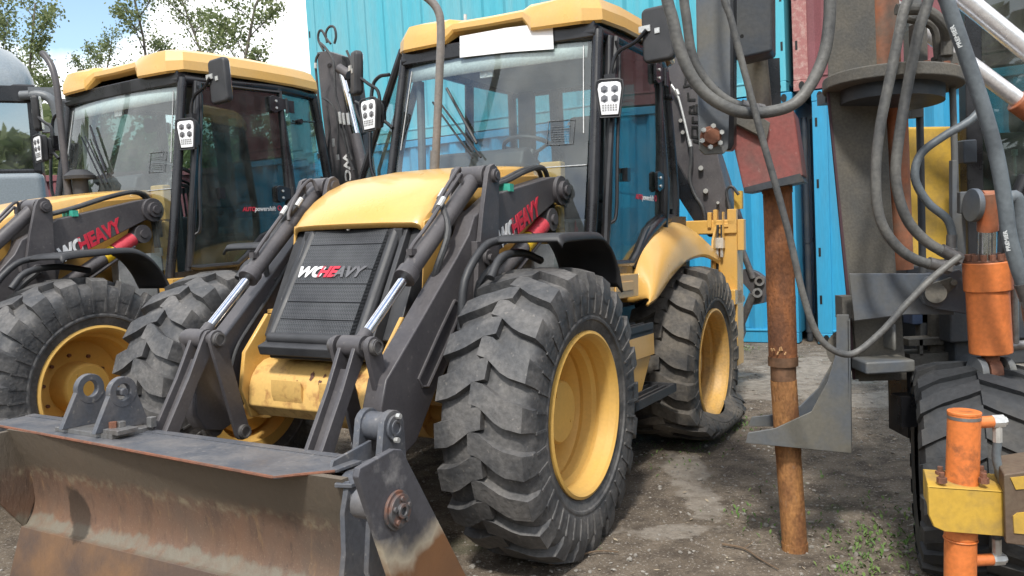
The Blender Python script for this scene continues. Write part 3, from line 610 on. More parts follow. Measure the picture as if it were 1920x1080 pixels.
        I = [(-1.34, .86, 1.115), (-1.385, .86, 1.28), (-1.474, .86, 1.404), (-1.60, .86, 1.49), (-1.80, .85, 1.57), (-2.10, .83, 1.63), (-2.45, .80, 1.63), (-2.70, .78, 1.55)]
        O = [(-1.27, .985, 1.118), (-1.38, 1.0, 1.150), (-1.52, 1.0, 1.205), (-1.66, 1.0, 1.265), (-1.84, 1.0, 1.325), (-2.06, 1.0, 1.38), (-2.45, 1.0, 1.40), (-2.86, 1.0, 1.34)]
        I = crom([Vector(v) for v in I], 3); O = crom([Vector(v) for v in O], 3); rows = []
        for i_, o_ in zip(I, O):
            r = []
            for k in range(9):
                t = k/8; p = i_.lerp(o_, t); bul = math.sin(math.pi*t); p = p+Vector((.0, .040, .026))*bul; r.append((p.x, p.y*s, p.z))
            r.append((o_.x, (o_.y-.012)*s, o_.z-.02)); r.insert(0, (i_.x, .70*s, i_.z-.0)); rows.append(r)
        b = MB().grid(rows); f = b.to('rear_fender', 'yellow', root); solid(f, .015)
        b = MB(); b.bb((-2.75, s*.5, 1.30), (-1.55, s*.80, 1.50)); b.to('inner_fender', 'black', root, bevel=.01)
        b = MB(); b.bb((-1.20, s*.80, 1.165), (-.70, s*.95, 1.30)); b.bb((-1.10, s*.95, 1.205), (-.82, s*.957, 1.26)); b.to('cab_sill', 'yellow', root, bevel=.012)
        # steps and tank
        b = MB(); b.bb((-1.30, s*.66, .945), (-.70, s*1.0, .96))
        for k in range(6): b.bb((-1.30, s*(.70+k*.058), .96), (-.70, s*(.715+k*.058), .995))
        b.bb((-1.31, s*.985, .93), (-.70, s*1.0, .998)); b.to('upper_step', 'plastic', root)
        b = MB(); b.xz([(-.70, .93), (-1.32, .93), (-1.33, .80), (-.70, .80)], s*.62, s*1.0); b.xz([(-.70, .80), (-1.31, .80), (-1.14, .60), (-.70, .60)], s*.64, s*.985); b.cyl((-.98, s*1.0, .86), (-.98, s*1.004, .86), .014, n=12); b.to('step_box', 'yellow' if s > 0 else 'yellow_dirty', root, bevel=.012)
        b = MB(); b.bb((-1.42, s*.86, .575), (-.72, s*.875, .60)); b.bb((-1.42, s*1.09, .56), (-.72, s*1.105, .61)); b.bb((-1.43, s*.86, .56), (-1.40, s*1.105, .61)); b.bb((-.74, s*.86, .56), (-.71, s*1.105, .61))
        for k in range(3): b.bb((-1.40, s*(.925+k*.055), .578), (-.74, s*(.94+k*.055), .60))
        b.bb((-.80, s*.87, .60), (-.77, s*.90, .70)); b.bb((-1.1, s*.87, .60), (-1.07, s*.90, .70)); b.to('lower_step', 'plastic', root)
    # --- loader arms
    for s in (1, -1):
        arm_side(root, s, P, first)
    b = MB(); b.cyl((.22, -.55, 1.24), (.22, .55, 1.24), .05, n=18); b.to('arm_cross_tube', 'grey', root)
    b = MB(); b.bb((-.90, .50, 1.12), (-.55, .585, 1.485)); b.to('battery_box', 'alu', root, bevel=.006)
    bucket(root, P, first)
    backhoe(root, P, first)
    return root
def crom2(P, k): return [(v.x, v.y) for v in crom([Vector((p[0], p[1], 0)) for p in P], k)]

def arm_side(root, s, P, first):
    yo = .60*s
    poly = [(-.83, 1.875), (-.76, 1.87), (-.14, 1.745), (.10, 1.62), (.153, 1.534), (.26, 1.43), (.56, 1.16), (.82, .93), (.86, .82), (.855, .70), (.80, .62), (.70, .60), (.62, .63), (.47, .82), (.24, 1.05), (-.02, 1.20), (-.10, 1.33), (-.142, 1.455), (-.78, 1.72), (-.88, 1.73), (-.91, 1.80), (-.88, 1.86)]
    b = MB(); b.xz(poly, s*.50, s*.60); arm = b.to('loader_arm', 'grey', root, bevel=.008)
    # raised weld outline on the outer face
    b = MB(); ol = [(.30, 1.225), (.44, 1.08), (.60, .90), (.575, .865), (.53, .86), (.38, 1.02), (.26, 1.16), (.25, 1.20)]
    b.tube([(x, s*.602, z) for x, z in ol+[ol[0]]], .008, n=6, smooth=0); b.to('arm_rib', 'grey', arm)
    tw = [(-.10, 1.83), (-.085, 1.868), (-.05, 1.885), (-.01, 1.868), (.01, 1.83), (.06, 1.66), (.12, 1.40), (.14, 1.20), (-.03, 1.20), (-.075, 1.32)]
    b = MB(); b.xz(tw, s*.602, s*.628); b.xz(tw, s*.40, s*.426); b.cyl((-.05, s*.39, 1.825), (-.05, s*.645, 1.825), .035, n=20); b.cyl((-.05, s*.645, 1.825), (-.05, s*.652, 1.825), .022, n=16)
    b.cyl((.04, s*.62, 1.42), (.04, s*.645, 1.42), .04, n=20); b.cyl((.04, s*.64, 1.42), (.04, s*.66, 1.42), .018, n=12); b.bb((.10, s*.60, 1.42), (.14, s*.635, 1.50)); b.to('arm_tower', 'grey', arm, bevel=.004)
    b = MB(); b.cyl((-.84, s*.42, 1.795), (-.84, s*.65, 1.795), .055, n=22); b.ring((-.84, s*.60, 1.795), (-.84, s*.625, 1.795), .085, .05); b.cyl((-.84, s*.65, 1.795), (-.84, s*.665, 1.795), .03, n=18)
    b.to('arm_pivot_pin', 'grey', arm, bevel=.003)
    # lettering on the outer face (left side reads forwards to the rear)
    yy = s*.6025; d = Vector((-.63, 0, .255)).normalized(); up = Vector((.255, 0, .63)).normalized()
    if s > 0:
        o0 = Vector((-.140, yy, 1.463)); ex = Vector((-.70, 0, .30)).normalized()
        text('WC', .128, o0, ex, Vector((0, 0, 1)), 'white', arm, 'lettering', off=.005, shear=.2, sx=.78)
        text('HEAVY', .128, o0+ex*.150, ex, Vector((0, 0, 1)), 'red', arm, 'lettering', off=.006, shear=.2, sx=.84)
    # green tape and hoses on top of the rear arm
    b = MB(); b.bb((-.28, s*.49, 1.76), (-.24, s*.61, 1.80)); b.to('tape_band', 'green_tape', arm)
    b = MB()
    for k in range(2):
        b.tube([(-.13, s*(.52+.04*k), 1.78), (-.30, s*(.52+.04*k), 1.82), (-.55, s*(.50+.04*k), 1.89), (-.78, s*(.48+.04*k), 1.93), (-.90, s*(.46+.04*k), 1.88), (-.93, s*(.48+.03*k), 1.70), (-.93, s*(.50+.03*k), 1.30)], .015, n=8)
    b.to('arm_hose', 'hose', arm)
    b = MB(); b.cyl((-.93, s*.50, 1.46), (-.93, s*.50, 1.52), .02, n=8); b.cyl((-.93, s*.53, 1.46), (-.93, s*.53, 1.52), .02, n=8); b.to('hose_fitting', 'white_steel', arm)
    # tilt cylinder
    A = Vector((.845, s*.47, 1.067)); T = Vector((-.05, s*.515, 1.825)); d = A-T
    b = MB(); b.cyl(T-d*.02, T+d*.63, .043, n=24); b.cyl(T+d*.60, T+d*.645, .052, n=24); b.cyl(T-Vector((0, .07, 0)), T+Vector((0, .07, 0)), .055, n=20); c = b.to('tilt_cylinder', 'grey', root, bevel=.004)
    b = MB(); b.cyl(T+d*.6, T+d*.95, .023, n=16); b.to('piston_rod', 'chrome', c)
    b = MB(); b.cyl(A-Vector((0, .07, 0)), A+Vector((0, .045, 0)), .046, n=20); b.cyl(T+d*.93, A, .03, n=14); b.to('rod_eye', 'grey', c)
    up = d.cross(Vector((0, 1, 0))).normalized(); up = up if up.z > 0 else -up; sd = Vector((0, -s, 0))
    b = MB(); b.tube([T+d*.10+up*.05, T+d*.08+up*.085, T+d*.14+up*.085, T+d*.40+up*.07, T+d*.52+up*.065+sd*.01, T+d*.56+up*.05], .010, n=8)
    b.tube([T+d*.06+up*.03+sd*.05, T+d*.04+up*.09+sd*.03, T+d*.12+up*.10+sd*.02, T+d*.26+up*.075+sd*.03, T+d*.30+up*.05+sd*.04], .010, n=8); b.box(T+d*.545+up*.055, (.04, .03, .03)); b.to('cylinder_line', 'grey', c)
    b = MB(); b.cyl(T+d*.24+up*.085+sd*.0, T+d*.29+up*.08, .014, n=8); b.cyl(T+d*.17+up*.075+sd*.045, T+d*.22+up*.07+sd*.045, .014, n=8); b.to('line_fitting', 'white_steel', c)
    b = MB(); b.tube([T+d*.22+up*.07+sd*.045, T+d*.36+up*.0+sd*-.06, T+d*.50+up*-.08+sd*-.05, T+d*.52+up*-.14+sd*-.02, T+d*.40+up*-.16+sd*-.03, T+d*.2+up*-.13+sd*-.04, Vector((-.02, s*.55, 1.50))], .016, n=8); 
    b.tube([Vector((.02, s*.53, 1.62)), Vector((.20, s*.49, 1.44)), Vector((.42, s*.49, 1.20)), Vector((.60, s*.48, 1.02)), Vector((.66, s*.48, .90))], .010, n=8); b.to('loader_hose', 'hose', c)
    # lift cylinder
    p0, p1 = Vector((-.755, s*.56, 1.626)), Vector((.12, s*.56, 1.16)); e = p1-p0
    b = MB(); b.cyl(p0, p0+e*.7, .045, n=20); b.ring(p0-Vector((0, .045, 0)), p0+Vector((0, .045, 0)), .065, .03); b.cyl(p0-Vector((0, .06, 0)), p0+Vector((0, .06, 0)), .03, n=16); b.tube([p0+e*.08+Vector((0, s*.03, -.05)), p0+e*.6+Vector((0, s*.03, -.06))], .012, n=8, smooth=0); lc = b.to('lift_cylinder', 'grey', root)
    b = MB(); b.cyl(p0+e*.7, p1, .025, n=16); b.to('piston_rod', 'chrome', lc)
    b = MB(); b.cyl(p0+e*.07, p0+e*.24, .050, n=20); b.to('red_sleeve', 'red_paint', lc); b = MB(); b.cyl(p0+e*.25, p0+e*.34, .050, n=20); b.to('yellow_sleeve', 'yellow_sleeve', lc)
    # bell crank lever and link
    B = Vector((1.075, s*.43, .665)); v = (B-A).normalized(); pn = Vector((-v.z, 0, v.x))
    b = MB()
    for y0 in (.402, .478):
        pl = []
        for (t, o) in ((-.08, .02), (-.05, .036), (.0, .040), (.45, .030), (1.02, .036), (1.02, -.036), (.45, -.030), (0, -.040), (-.05, -.036), (-.08, -.02)): q = A+(B-A)*t+pn*o; pl.append((q.x, q.z))
        b.xz(pl, s*y0, s*(y0+.02))
    L_ = (B-A).length; q = A+(B-A)*.62; pl = []
    for (t, o) in ((.22, .0), (1.02, .0), (1.02, -.02), (.22, -.02)): r = A+(B-A)*t+pn*o; pl.append((r.x, r.z))
    b.xz(pl, s*.42, s*.48); b.cyl(A-Vector((0, s*.09, 0)), A+Vector((0, s*.095, 0)), .03, n=18); b.to('tilt_lever', 'grey', root, bevel=.004)
    C = Vector((.71, s*.47, .61)); b = MB(); v = (C-A).normalized(); pn = Vector((-v.z, 0, v.x)); a0 = math.degrees(math.atan2(v.z, v.x))
    pl = arc(A.x, A.z, .044, a0+90, a0+270, 8)+arc(C.x, C.z, .042, a0-90, a0+90, 8); b.xz(pl, s*.535, s*.56); b.xz(pl, s*.355, s*.375)
    lk = b.to('link_plate', 'grey', root, bevel=.003)
    b = MB()
    for q in (A, C):
        for y0, y1, y2 in ((.56, .578, .584), (.355, .337, .331)): b.cyl((q.x, s*y0, q.z), (q.x, s*y1, q.z), .034, n=20); b.ring((q.x, s*(y0+y1)/2, q.z), (q.x, s*y2, q.z), .030, .022)
    b.to('link_pin', 'steel_dark', lk)

M['steel_dark'] = mat('dark_pin_steel', (.11, .105, .105), .4, metal=.4, dirt=(.2, .19, .18), damt=.5, dscale=20)
M['steel_pipe'] = mat('grey_heat_paint', (.15, .145, .14), .45, dirt=(.24, .20, .17), damt=.6, dscale=5)

def cab_shell(root, first, P1):
    BK = 'black'
    A0, A1, A2 = (-.80, .79, 1.30), (-.88, .80, 1.75), (-1.07, .765, 2.74)
    cab = empty('cab'); cab.parent = root
    b = MB()
    for s in (1, -1):
        b.tube([(x, y*s, z) for x, y, z in (A0, A1, A2)], .034, n=10, smooth=3)
        b.tube([(-.93, s*.83, 1.34), (-1.0, s*.84, 1.75), (-1.16, s*.80, 2.72)], .028, n=10, smooth=3)
        b.tube([(-1.95, s*.845, 1.55), (-1.98, s*.85, 1.9), (-1.94, s*.80, 2.76)], .04, n=10, smooth=3)
        b.tube([(-2.52, s*.74, 1.55), (-2.55, s*.74, 1.9), (-2.46, s*.70, 2.76)], .04, n=10)
        b.tube([(-1.07, s*.765, 2.73), (-1.94, s*.80, 2.76), (-2.46, s*.70, 2.76)], .04, n=10)
        b.tube([(-1.40, s*.82, 1.32), (-1.62, s*.84, 1.52), (-1.95, s*.845, 1.64), (-2.52, s*.74, 1.66)], .04, n=10)
        b.tube([(-.80, s*.79, 1.30), (-1.40, s*.82, 1.32)], .03, n=10, smooth=0)
    b.tube([(-1.07, -.765, 2.73), (-1.10, 0, 2.76), (-1.07, .765, 2.73)], .045, n=10); b.tube([(-2.5, -.72, 1.62), (-2.5, .72, 1.62)], .05, n=10, smooth=0); b.tube([(-2.46, -.70, 2.74), (-2.46, .70, 2.74)], .05, n=10, smooth=0)
    b.to('cab_frame', BK, cab)
    # floor pan and lower body
    b = MB(); b.bb((-2.5, -.78, 1.08), (-.84, .78, 1.30)); b.bb((-2.55, -.45, .9), (-1.2, .45, 1.1)); b.bb((-2.55, -.72, 1.3), (-2.45, .72, 1.62)); b.to('cab_floor', BK, cab, bevel=.01)
    b = MB()
    for s in (1, -1): b.xz([(-.82, 1.24), (-.82, 1.34), (-1.38, 1.345), (-1.60, 1.55), (-1.95, 1.67), (-2.5, 1.68), (-2.5, 1.24)], s*.80, s*.848)
    b.to('lower_panel', BK, cab)
    # roof
    def rz(x, y): return 0
    out = [(-.975, .60), (-.985, .70), (-1.06, .80), (-1.3, .845), (-1.7, .865), (-2.1, .85), (-2.42, .80), (-2.56, .66), (-2.60, .35)]
    ring = [(x, y) for x, y in out]+[(x, -y) for x, y in out[::-1]]
    front = [(-.99, -.36), (-1.035, -.28), (-1.045, 0), (-1.035, .28), (-.99, .36)]
    ring = ring+front
    def lv(sc_, z, fz=0.):
        r = []
        for i, (x, y) in enumerate(ring):
            cx = -1.75; xx = cx+(x-cx)*sc_; yy = y*sc_; zz = z
            if x > -1.02 and abs(y) > .55: zz += fz[0]
            elif x > -1.05 and abs(y) < .3: zz += fz[1]
            r.append((xx, yy, zz))
        return r
    rows = [lv(.93, 2.80, (0, .05)), lv(.985, 2.785, (-.01, .085)), lv(1., 2.80, (-.01, .085)), lv(.995, 2.865, (.0, .055)), lv(.955, 2.935, (.01, -.01)), lv(.90, 2.962, (0, -.01)), lv(.6, 2.985, (0, 0)), lv(.25, 2.995, (0, 0))]
    b = MB().grid(rows, close=True); top = b.bm.faces.new([b.bm.verts[-(i+1)] if False else v for i, v in enumerate(list(b.bm.verts)[-len(ring):])])
    roof = b.to('roof', 'yellow', cab); roof.data.set_sharp_from_angle(angle=R(20))
    b = MB(); b.xy([(x*.93-1.75*.07, y*.93) for x, y in ring if True], 2.775, 2.79); 
    b.to('roof_underside', BK, cab)
    b = MB()
    for s in (1, -1): b.bb((-1.05, s*.42, 2.80), (-1.16, s*.62, 2.90))
    b.bb((-1.03, -.76, 2.70), (-1.13, .76, 2.80)); b.to('visor_panel', BK, cab, bevel=.01)
    if first:
        b = MB(); b.cyl((-1.2, -.28, 2.95), (-1.2, -.28, 3.02), .012, n=8); b.to('roof_lamp_stud', 'white_steel', roof)
    # windscreen
    def ws(y, z): 
        t = (z-1.36)/(2.72-1.36); return Vector((-.80-.03*math.cos(y*1.6)*0-(.27)*t+.03*(1-(y/.76)**2), y*(1-.03*t), z))
    b = MB(); b.grid([[ws(y, z) for y in (-.76, -.5, -.25, 0, .25, .5, .76)] for z in (1.36, 1.7, 1.95, 2.2, 2.45, 2.71)]); b.to('windscreen', 'glass', cab)
    b = MB()
    for s in (1, -1): b.tube([ws(s*.70, 2.66)+Vector((.004, 0, 0)), ws(s*.72, 2.3)+Vector((.004, 0, 0)), ws(s*.73, 2.13)+Vector((.004, 0, 0))], .004, n=6, smooth=0)
    b.tube([ws(.50, 1.94)+Vector((.006, 0, 0)), ws(.76, 1.94)+Vector((.006, 0, 0))], .004, n=6, smooth=0); b.to('windscreen_seam', 'alu', cab)
    b = MB(); q = [ws(.50, 2.22), ws(.67, 2.215), ws(.665, 2.07), ws(.495, 2.075)]; q = [v+Vector((.006, 0, 0)) for v in q]; b.tube(q+[q[0]], .0025, n=5, smooth=0)
    for k in range(7): b.tube([q[0].lerp(q[3], .25+.1*k).lerp(q[1].lerp(q[2], .25+.1*k), .12), q[0].lerp(q[3], .25+.1*k).lerp(q[1].lerp(q[2], .25+.1*k), .85)], .0012, n=4, smooth=0)
    b.prism([q[0].lerp(q[1], .70)+Vector((0, 0, -.03)), q[0].lerp(q[1], .84)+Vector((0, 0, -.03)), q[0].lerp(q[1], .77)+Vector((0, 0, -.008))], (.001, 0, 0)); b.to('warning_label', 'trim', cab)
    # wipers
    b = MB()
    for y0, y1 in ((.0, -.42), (.06, -.36)): b.tube([ws(y0, 2.03)+Vector((.03, 0, 0)), ws(y1, 2.42)+Vector((.035, 0, 0))], .007, n=6, smooth=0)
    b.tube([ws(-.30, 2.5)+Vector((.03, 0, 0)), ws(.02, 2.12)+Vector((.03, 0, 0))], .01, n=6, smooth=0); b.to('wiper', BK, cab)
    # doors : near one shut, far one ajar on machine one
    dp = [(-.93, 1.37), (-1.0, 1.36), (-1.36, 1.36), (-1.46, 1.42), (-1.62, 1.56), (-1.94, 1.68), (-1.93, 2.72), (-1.15, 2.70), (-.98, 1.75)]
    if first:
        # the far door stands open in front of its pillar
        d = empty('door'); d.parent = cab; x = -1.2; lp = [(-.67, 2.80), (-.86, 2.86), (-.96, 2.74), (-1.33, 2.04), (-1.45, 1.76), (-1.22, 1.72), (-1.0, 2.0), (-.90, 2.3)]
        b = MB(); b.tube([(x, y, z) for y, z in lp+[lp[0]]], .030, n=8, smooth=1); b.tube([(x-.03, -.80, 2.77), (x-.03, -.92, 2.60), (x-.03, -1.2, 2.05), (x-.03, -1.2, 1.80)], .014, n=8, smooth=0); b.to('door_frame', BK, d)
        b = MB(); b.prism([(x, y, z) for y, z in lp], (.004, 0, 0)); b.to('door_glass', 'glass', d)
    for s in ((1,) if first else (1, -1)):
        d = empty('door'); d.parent = cab
        b = MB(); b.xz(dp, s*.835, s*.841); b.to('door_glass', 'glass_door', d)
        b = MB(); ring3 = [(x, s*.845, z) for x, z in dp]; b.tube(ring3+[ring3[0]], .022, n=8, smooth=0)
        b.to('door_frame', BK, d)
        b = MB(); b.tube([(-1.18, s*.80, 1.80), (-1.6, s*.80, 1.795), (-1.93, s*.80, 1.80)], .009, n=8, smooth=0); b.tube([(-.99, s*.86, 1.60), (-1.02, s*.885, 1.66), (-1.05, s*.885, 2.0), (-1.13, s*.875, 2.55), (-1.12, s*.86, 2.68)], .011, n=8); b.box((-1.25, s*.862, 1.90), (.05, .035, .08)); b.to('door_handle', BK, d)
        if s > 0 or not first:
            for z in (2.611, 1.891):
                b = MB(); b.xz([(-1.80, z+.06), (-1.80, z-.05), (-1.84, z-.065), (-1.97, z-.02), (-1.97, z+.05), (-1.84, z+.075)], s*.85, s*.872); b.cyl((-1.97, s*.875, z-.06), (-1.97, s*.875, z+.06), .014, n=10); b.bb((-1.97, s*.855, z-.05), (-2.06, s*.87, z+.05))
                h = b.to('hinge', BK, d, bevel=.003)
                b = MB(); b.cyl((-1.86, s*.872, z+.03), (-1.86, s*.880, z+.03), .010, n=10); b.cyl((-1.86, s*.872, z-.025), (-1.86, s*.880, z-.025), .010, n=10); b.to('hinge_bolt', 'white_steel', h)
        if s > 0:
            o0 = Vector((-1.46, .8425, 1.765)); ex = Vector((-1, 0, 0))
            text('AUTO', .045, o0, ex, (0, 0, 1), 'red', d, 'lettering', off=.0012, depth=.001, shear=.2)
            text('powershift', .050, o0+ex*.12, ex, (0, 0, 1), 'white', d, 'lettering', off=.0012, depth=.001, shear=.2)
            b = MB(); b.ring((-1.84, .842, 1.785), (-1.84, .8435, 1.785), .022, .013, n=16); b.to('round_logo', 'red', d)
    # rear quarter and rear glass
    b = MB()
    for s in (1, -1): b.prism([(-2.0, s*.835, 1.72), (-2.50, s*.745, 1.74), (-2.44, s*.70, 2.72), (-1.97, s*.80, 2.74)], (0, s*.006, 0))
    b.to('quarter_glass', 'glass', cab)
    b = MB(); b.prism([(-2.53, -.70, 1.68), (-2.53, .70, 1.68), (-2.46, .66, 2.70), (-2.46, -.66, 2.70)], (.006, 0, 0)); b.to('rear_glass', 'glass', cab)
    b = MB()
    for y in (-.22, .25): b.tube([(-2.52, y, 1.66), (-2.45, y, 2.72)], .065, n=8, smooth=0)
    b.tube([(-2.50, -.70, 2.05), (-2.50, .70, 2.05)], .018, n=8, smooth=0); b.to('rear_window_bars', BK, cab)
    b = MB(); b.cyl((-2.12, .82, 2.50), (-2.12, .88, 2.50), .02, n=10); b.tube([(-2.05, .85, 2.5), (-2.35, .80, 2.52)], .008, n=6, smooth=0); b.to('window_catch', BK, cab)
    # oval vent bulge at the door foot
    b = MB(); c0 = Vector((-1.16, .80, 1.68)); rows = []
    for k in range(5): 
        q = (1, .85, .62, .5, .3)[k]; yb = (.0, .035, .04, .015, .01)[k]
        rows.append([(c0.x+.085*q*math.cos(R(t)), c0.y+yb-.01, c0.z+.15*q*math.sin(R(t))) for t in range(0, 360, 15)])
    b.grid(rows, close=True); b.bm.faces.new(list(b.bm.verts)[-24:]); b.to('side_vent', BK, cab)
    # interior
    i0 = empty('interior'); i0.parent = cab
    b = MB(); b.bb((-1.62, -.02, 1.52), (-2.10, .42, 1.66)); b.box((-2.13, .20, 1.93), (.13, .44, .62), ('Y', R(-9))); b.box((-2.20, .20, 2.33), (.11, .28, .22), ('Y', R(-6))); b.bb((-1.7, .0, 1.28), (-2.1, .4, 1.52)); b.box((-1.85, .47, 1.80), (.36, .07, .06)); b.box((-1.85, -.07, 1.80), (.36, .07, .06)); st = b.to('seat', 'seat', i0, bevel=.035, seg=3)
    c0 = Vector((-1.42, .13, 2.10)); b = MB(); nrm = Vector((-.45, 0, .9)).normalized(); u = Vector((0, 1, 0)); v = nrm.cross(u)
    b.tube([c0+(u*math.cos(t*math.pi/12)+v*math.sin(t*math.pi/12))*.20 for t in range(25)], .015, n=8, smooth=1)
    for t in (90, 210, 330): b.tube([c0-nrm*.02, c0+(u*math.cos(R(t))+v*math.sin(R(t)))*.19], .012, n=6, smooth=0)
    b.disc(c0-nrm*.03, nrm, .045, .04); b.tube([c0-nrm*.02, c0-nrm*.35+Vector((.1, 0, 0))], .035, n=10, smooth=0); b.to('steering_wheel', 'plastic', i0)
    b = MB(); b.bb((-1.0, -.2, 1.3), (-1.25, .42, 1.86)); b.bb((-1.6, -.72, 1.3), (-2.3, -.45, 1.78)); b.bb((-1.6, .55, 1.3), (-2.3, .74, 1.72)); b.bb((-2.2, -.70, 1.3), (-2.45, .70, 1.75)); b.to('console', 'trim', i0, bevel=.03)
    b = MB(); b.bb((-1.18, -.62, 2.71), (-2.40, .62, 2.755)); b.to('headliner', 'trim', i0, bevel=.01)
    b = MB(); b.grid([[(-1.085+.03*(1-(y/.76)**2)-.27*(z-2.71)/1.36, y, z) for y in (-.7, -.45, -.2, 0, .2, .45, .7)] for z in (2.59, 2.70)]); solid(b.to('reflection_strip', 'ceiling_reflection', i0), .006)  # pale sheet standing in for the ceiling's reflection in the windscreen
    b = MB(); b.box((-1.06, .0, 2.58), (.02, .10, .05)); b.cyl((-1.05, .0, 2.575), (-1.045, .0, 2.575), .012, n=10); b.to('windscreen_clip', 'white', i0)
    b = MB(); b.tube([(-1.12, -.66, 1.6), (-1.12, -.66, 2.6)], .03, n=8, smooth=0); b.bb((-1.05, -.72, 1.4), (-1.3, -.62, 1.9)); b.to('pillar_trim', 'trim', i0)
    b = MB(); b.bb((-2.44, .50, 1.6), (-2.36, .68, 2.72)); b.bb((-2.44, -.58, 1.6), (-2.36, -.42, 2.72)); b.to('rear_trim', 'trim', i0, bevel=.02)
    b = MB()
    for k in range(3): b.tube([(-1.95, -.6+k*.07, 1.75), (-1.93, -.6+k*.07, 2.0)], .01, n=6, smooth=0); b.cyl((-1.93, -.6+k*.07, 1.99), (-1.93, -.6+k*.07, 2.04), .022, n=10)
    b.to('control_lever', 'plastic', i0)
    # the cab sits slightly to the left of the chassis centre
    bpy.context.view_layer.update()
    seen = set()
    def squeeze(o):
        for c in o.children:
            if c.type == 'MESH' and c.data.name not in seen and c.parent is not None:
                seen.add(c.data.name)
                for v in c.data.vertices:
                    if v.co.y < 0: v.co.y *= .84
            squeeze(c)
    squeeze(cab)
    # mirrors and lamps
    def lamp(c, yaw, tilt=0.):
        rot = Matrix.Translation(c) @ Matrix.Rotation(yaw, 4, 'Z') @ Matrix.Rotation(tilt, 4, 'X')
        lr = empty('work_lamp'); lr.parent = cab; lr.matrix_local = rot
        pr = [(-.055, -.105), (.055, -.105), (.078, .06), (.072, .095), (.05, .105), (-.05, .105), (-.072, .095), (-.078, .06)]
        b = MB(); b.yz(pr, -.05, .0); b.yz([(a*.8, c_*.8) for a, c_ in pr], -.09, -.05); b.to('lamp_body', 'plastic', lr, bevel=.012)
        b = MB(); b.yz([(a*.88, c_*.90) for a, c_ in pr], 0, .006); b.to('lamp_face', 'lens', lr, bevel=.003)
        b = MB()
        for y in (-.030, .030):
            for z in (.052, -.002): b.cyl((.005, y, z), (.008, y, z), .023, n=6); b.cyl((.008, y, z), (.016, y, z), .009, n=12)
        b.to('lamp_bulbs', 'lens_dark', lr)
        b = MB()
        for k in range(6):
            for q_ in range(3): b.bb((.006, -.042+k*.015, -.072+q_*.014), (.009, -.034+k*.015, -.064+q_*.014))
        b.to('lamp_led_strip', 'steel', lr)
        b = MB(); pq = [(a*1.03, c_*1.03) for a, c_ in pr]; b.tube([(.004, a, c_) for a, c_ in pq+[pq[0]]], .006, n=6, smooth=0); b.to('lamp_bezel', 'plastic', lr)
        return lr
    lamp(Vector((-.98, .87, 2.32)), R(16)); lamp(Vector((-.86, -.79, 2.37)), R(-8), R(3))
    b = MB(); b.tube([(-1.03, .80, 2.36), (-1.02, .86, 2.34)], .012, n=8, smooth=0); b.tube([(-.93, -.79, 2.33), (-.94, -.74, 2.34), (-.94, -.66, 2.28)], .012, n=8); b.box((-.93, -.745, 2.345), (.05, .05, .05)); b.to('lamp_bracket', BK, cab)
    def mirror(c, wd, h, yaw, tilt):
        mr_ = empty('mirror'); mr_.parent = cab; mr_.matrix_local = Matrix.Translation(c) @ Matrix.Rotation(yaw, 4, 'Z') @ Matrix.Rotation(tilt, 4, 'X')
        b = MB(); b.yz(rrect(-wd/2, wd/2, -h/2, h/2, .035), -.03, .03); b.to('mirror_housing', 'plastic', mr_, bevel=.02, seg=3)
        b = MB(); b.yz(rrect(-wd/2+.015, wd/2-.015, -h/2+.015, h/2-.015, .025), -.033, -.031); b.to('mirror_glass', 'chrome', mr_)
        b = MB(); b.bb((.03, -wd/2-.01, .02), (.04, -wd/2+.06, .055)); b.bb((.03, -.01, -.0), (.036, .02, .03)); b.to('mirror_clamp', 'white_steel', mr_)
    mirror(Vector((-1.10, 1.128, 2.674)), .19, .315, R(-4), R(2)); mirror(Vector((-1.0, -1.0, 2.69)), .15, .30, R(-38), R(-6))
    b = MB(); b.tube([(-1.05, .84, 2.38), (-1.05, .86, 2.52), (-1.06, .90, 2.60), (-1.06, 1.0, 2.64), (-1.06, 1.07, 2.70)], .012, n=8); b.box((-1.05, .85, 2.42), (.04, .07, .10)); b.tube([(-1.0, -.80, 2.42), (-1.0, -.82, 2.55), (-.98, -.88, 2.60), (-.97, -.96, 2.66)], .012, n=8); b.box((-1.0, -.80, 2.42), (.04, .06, .12)); b.to('mirror_arm', BK, cab)
    b = MB(); b.tube([(-1.0, -.86, 1.95), (-1.0, -.90, 2.1), (-1.07, -.93, 2.55), (-1.08, -.88, 2.66), (-1.08, -.78, 2.67)], .013, n=8); b.to('grab_rail', BK, cab)

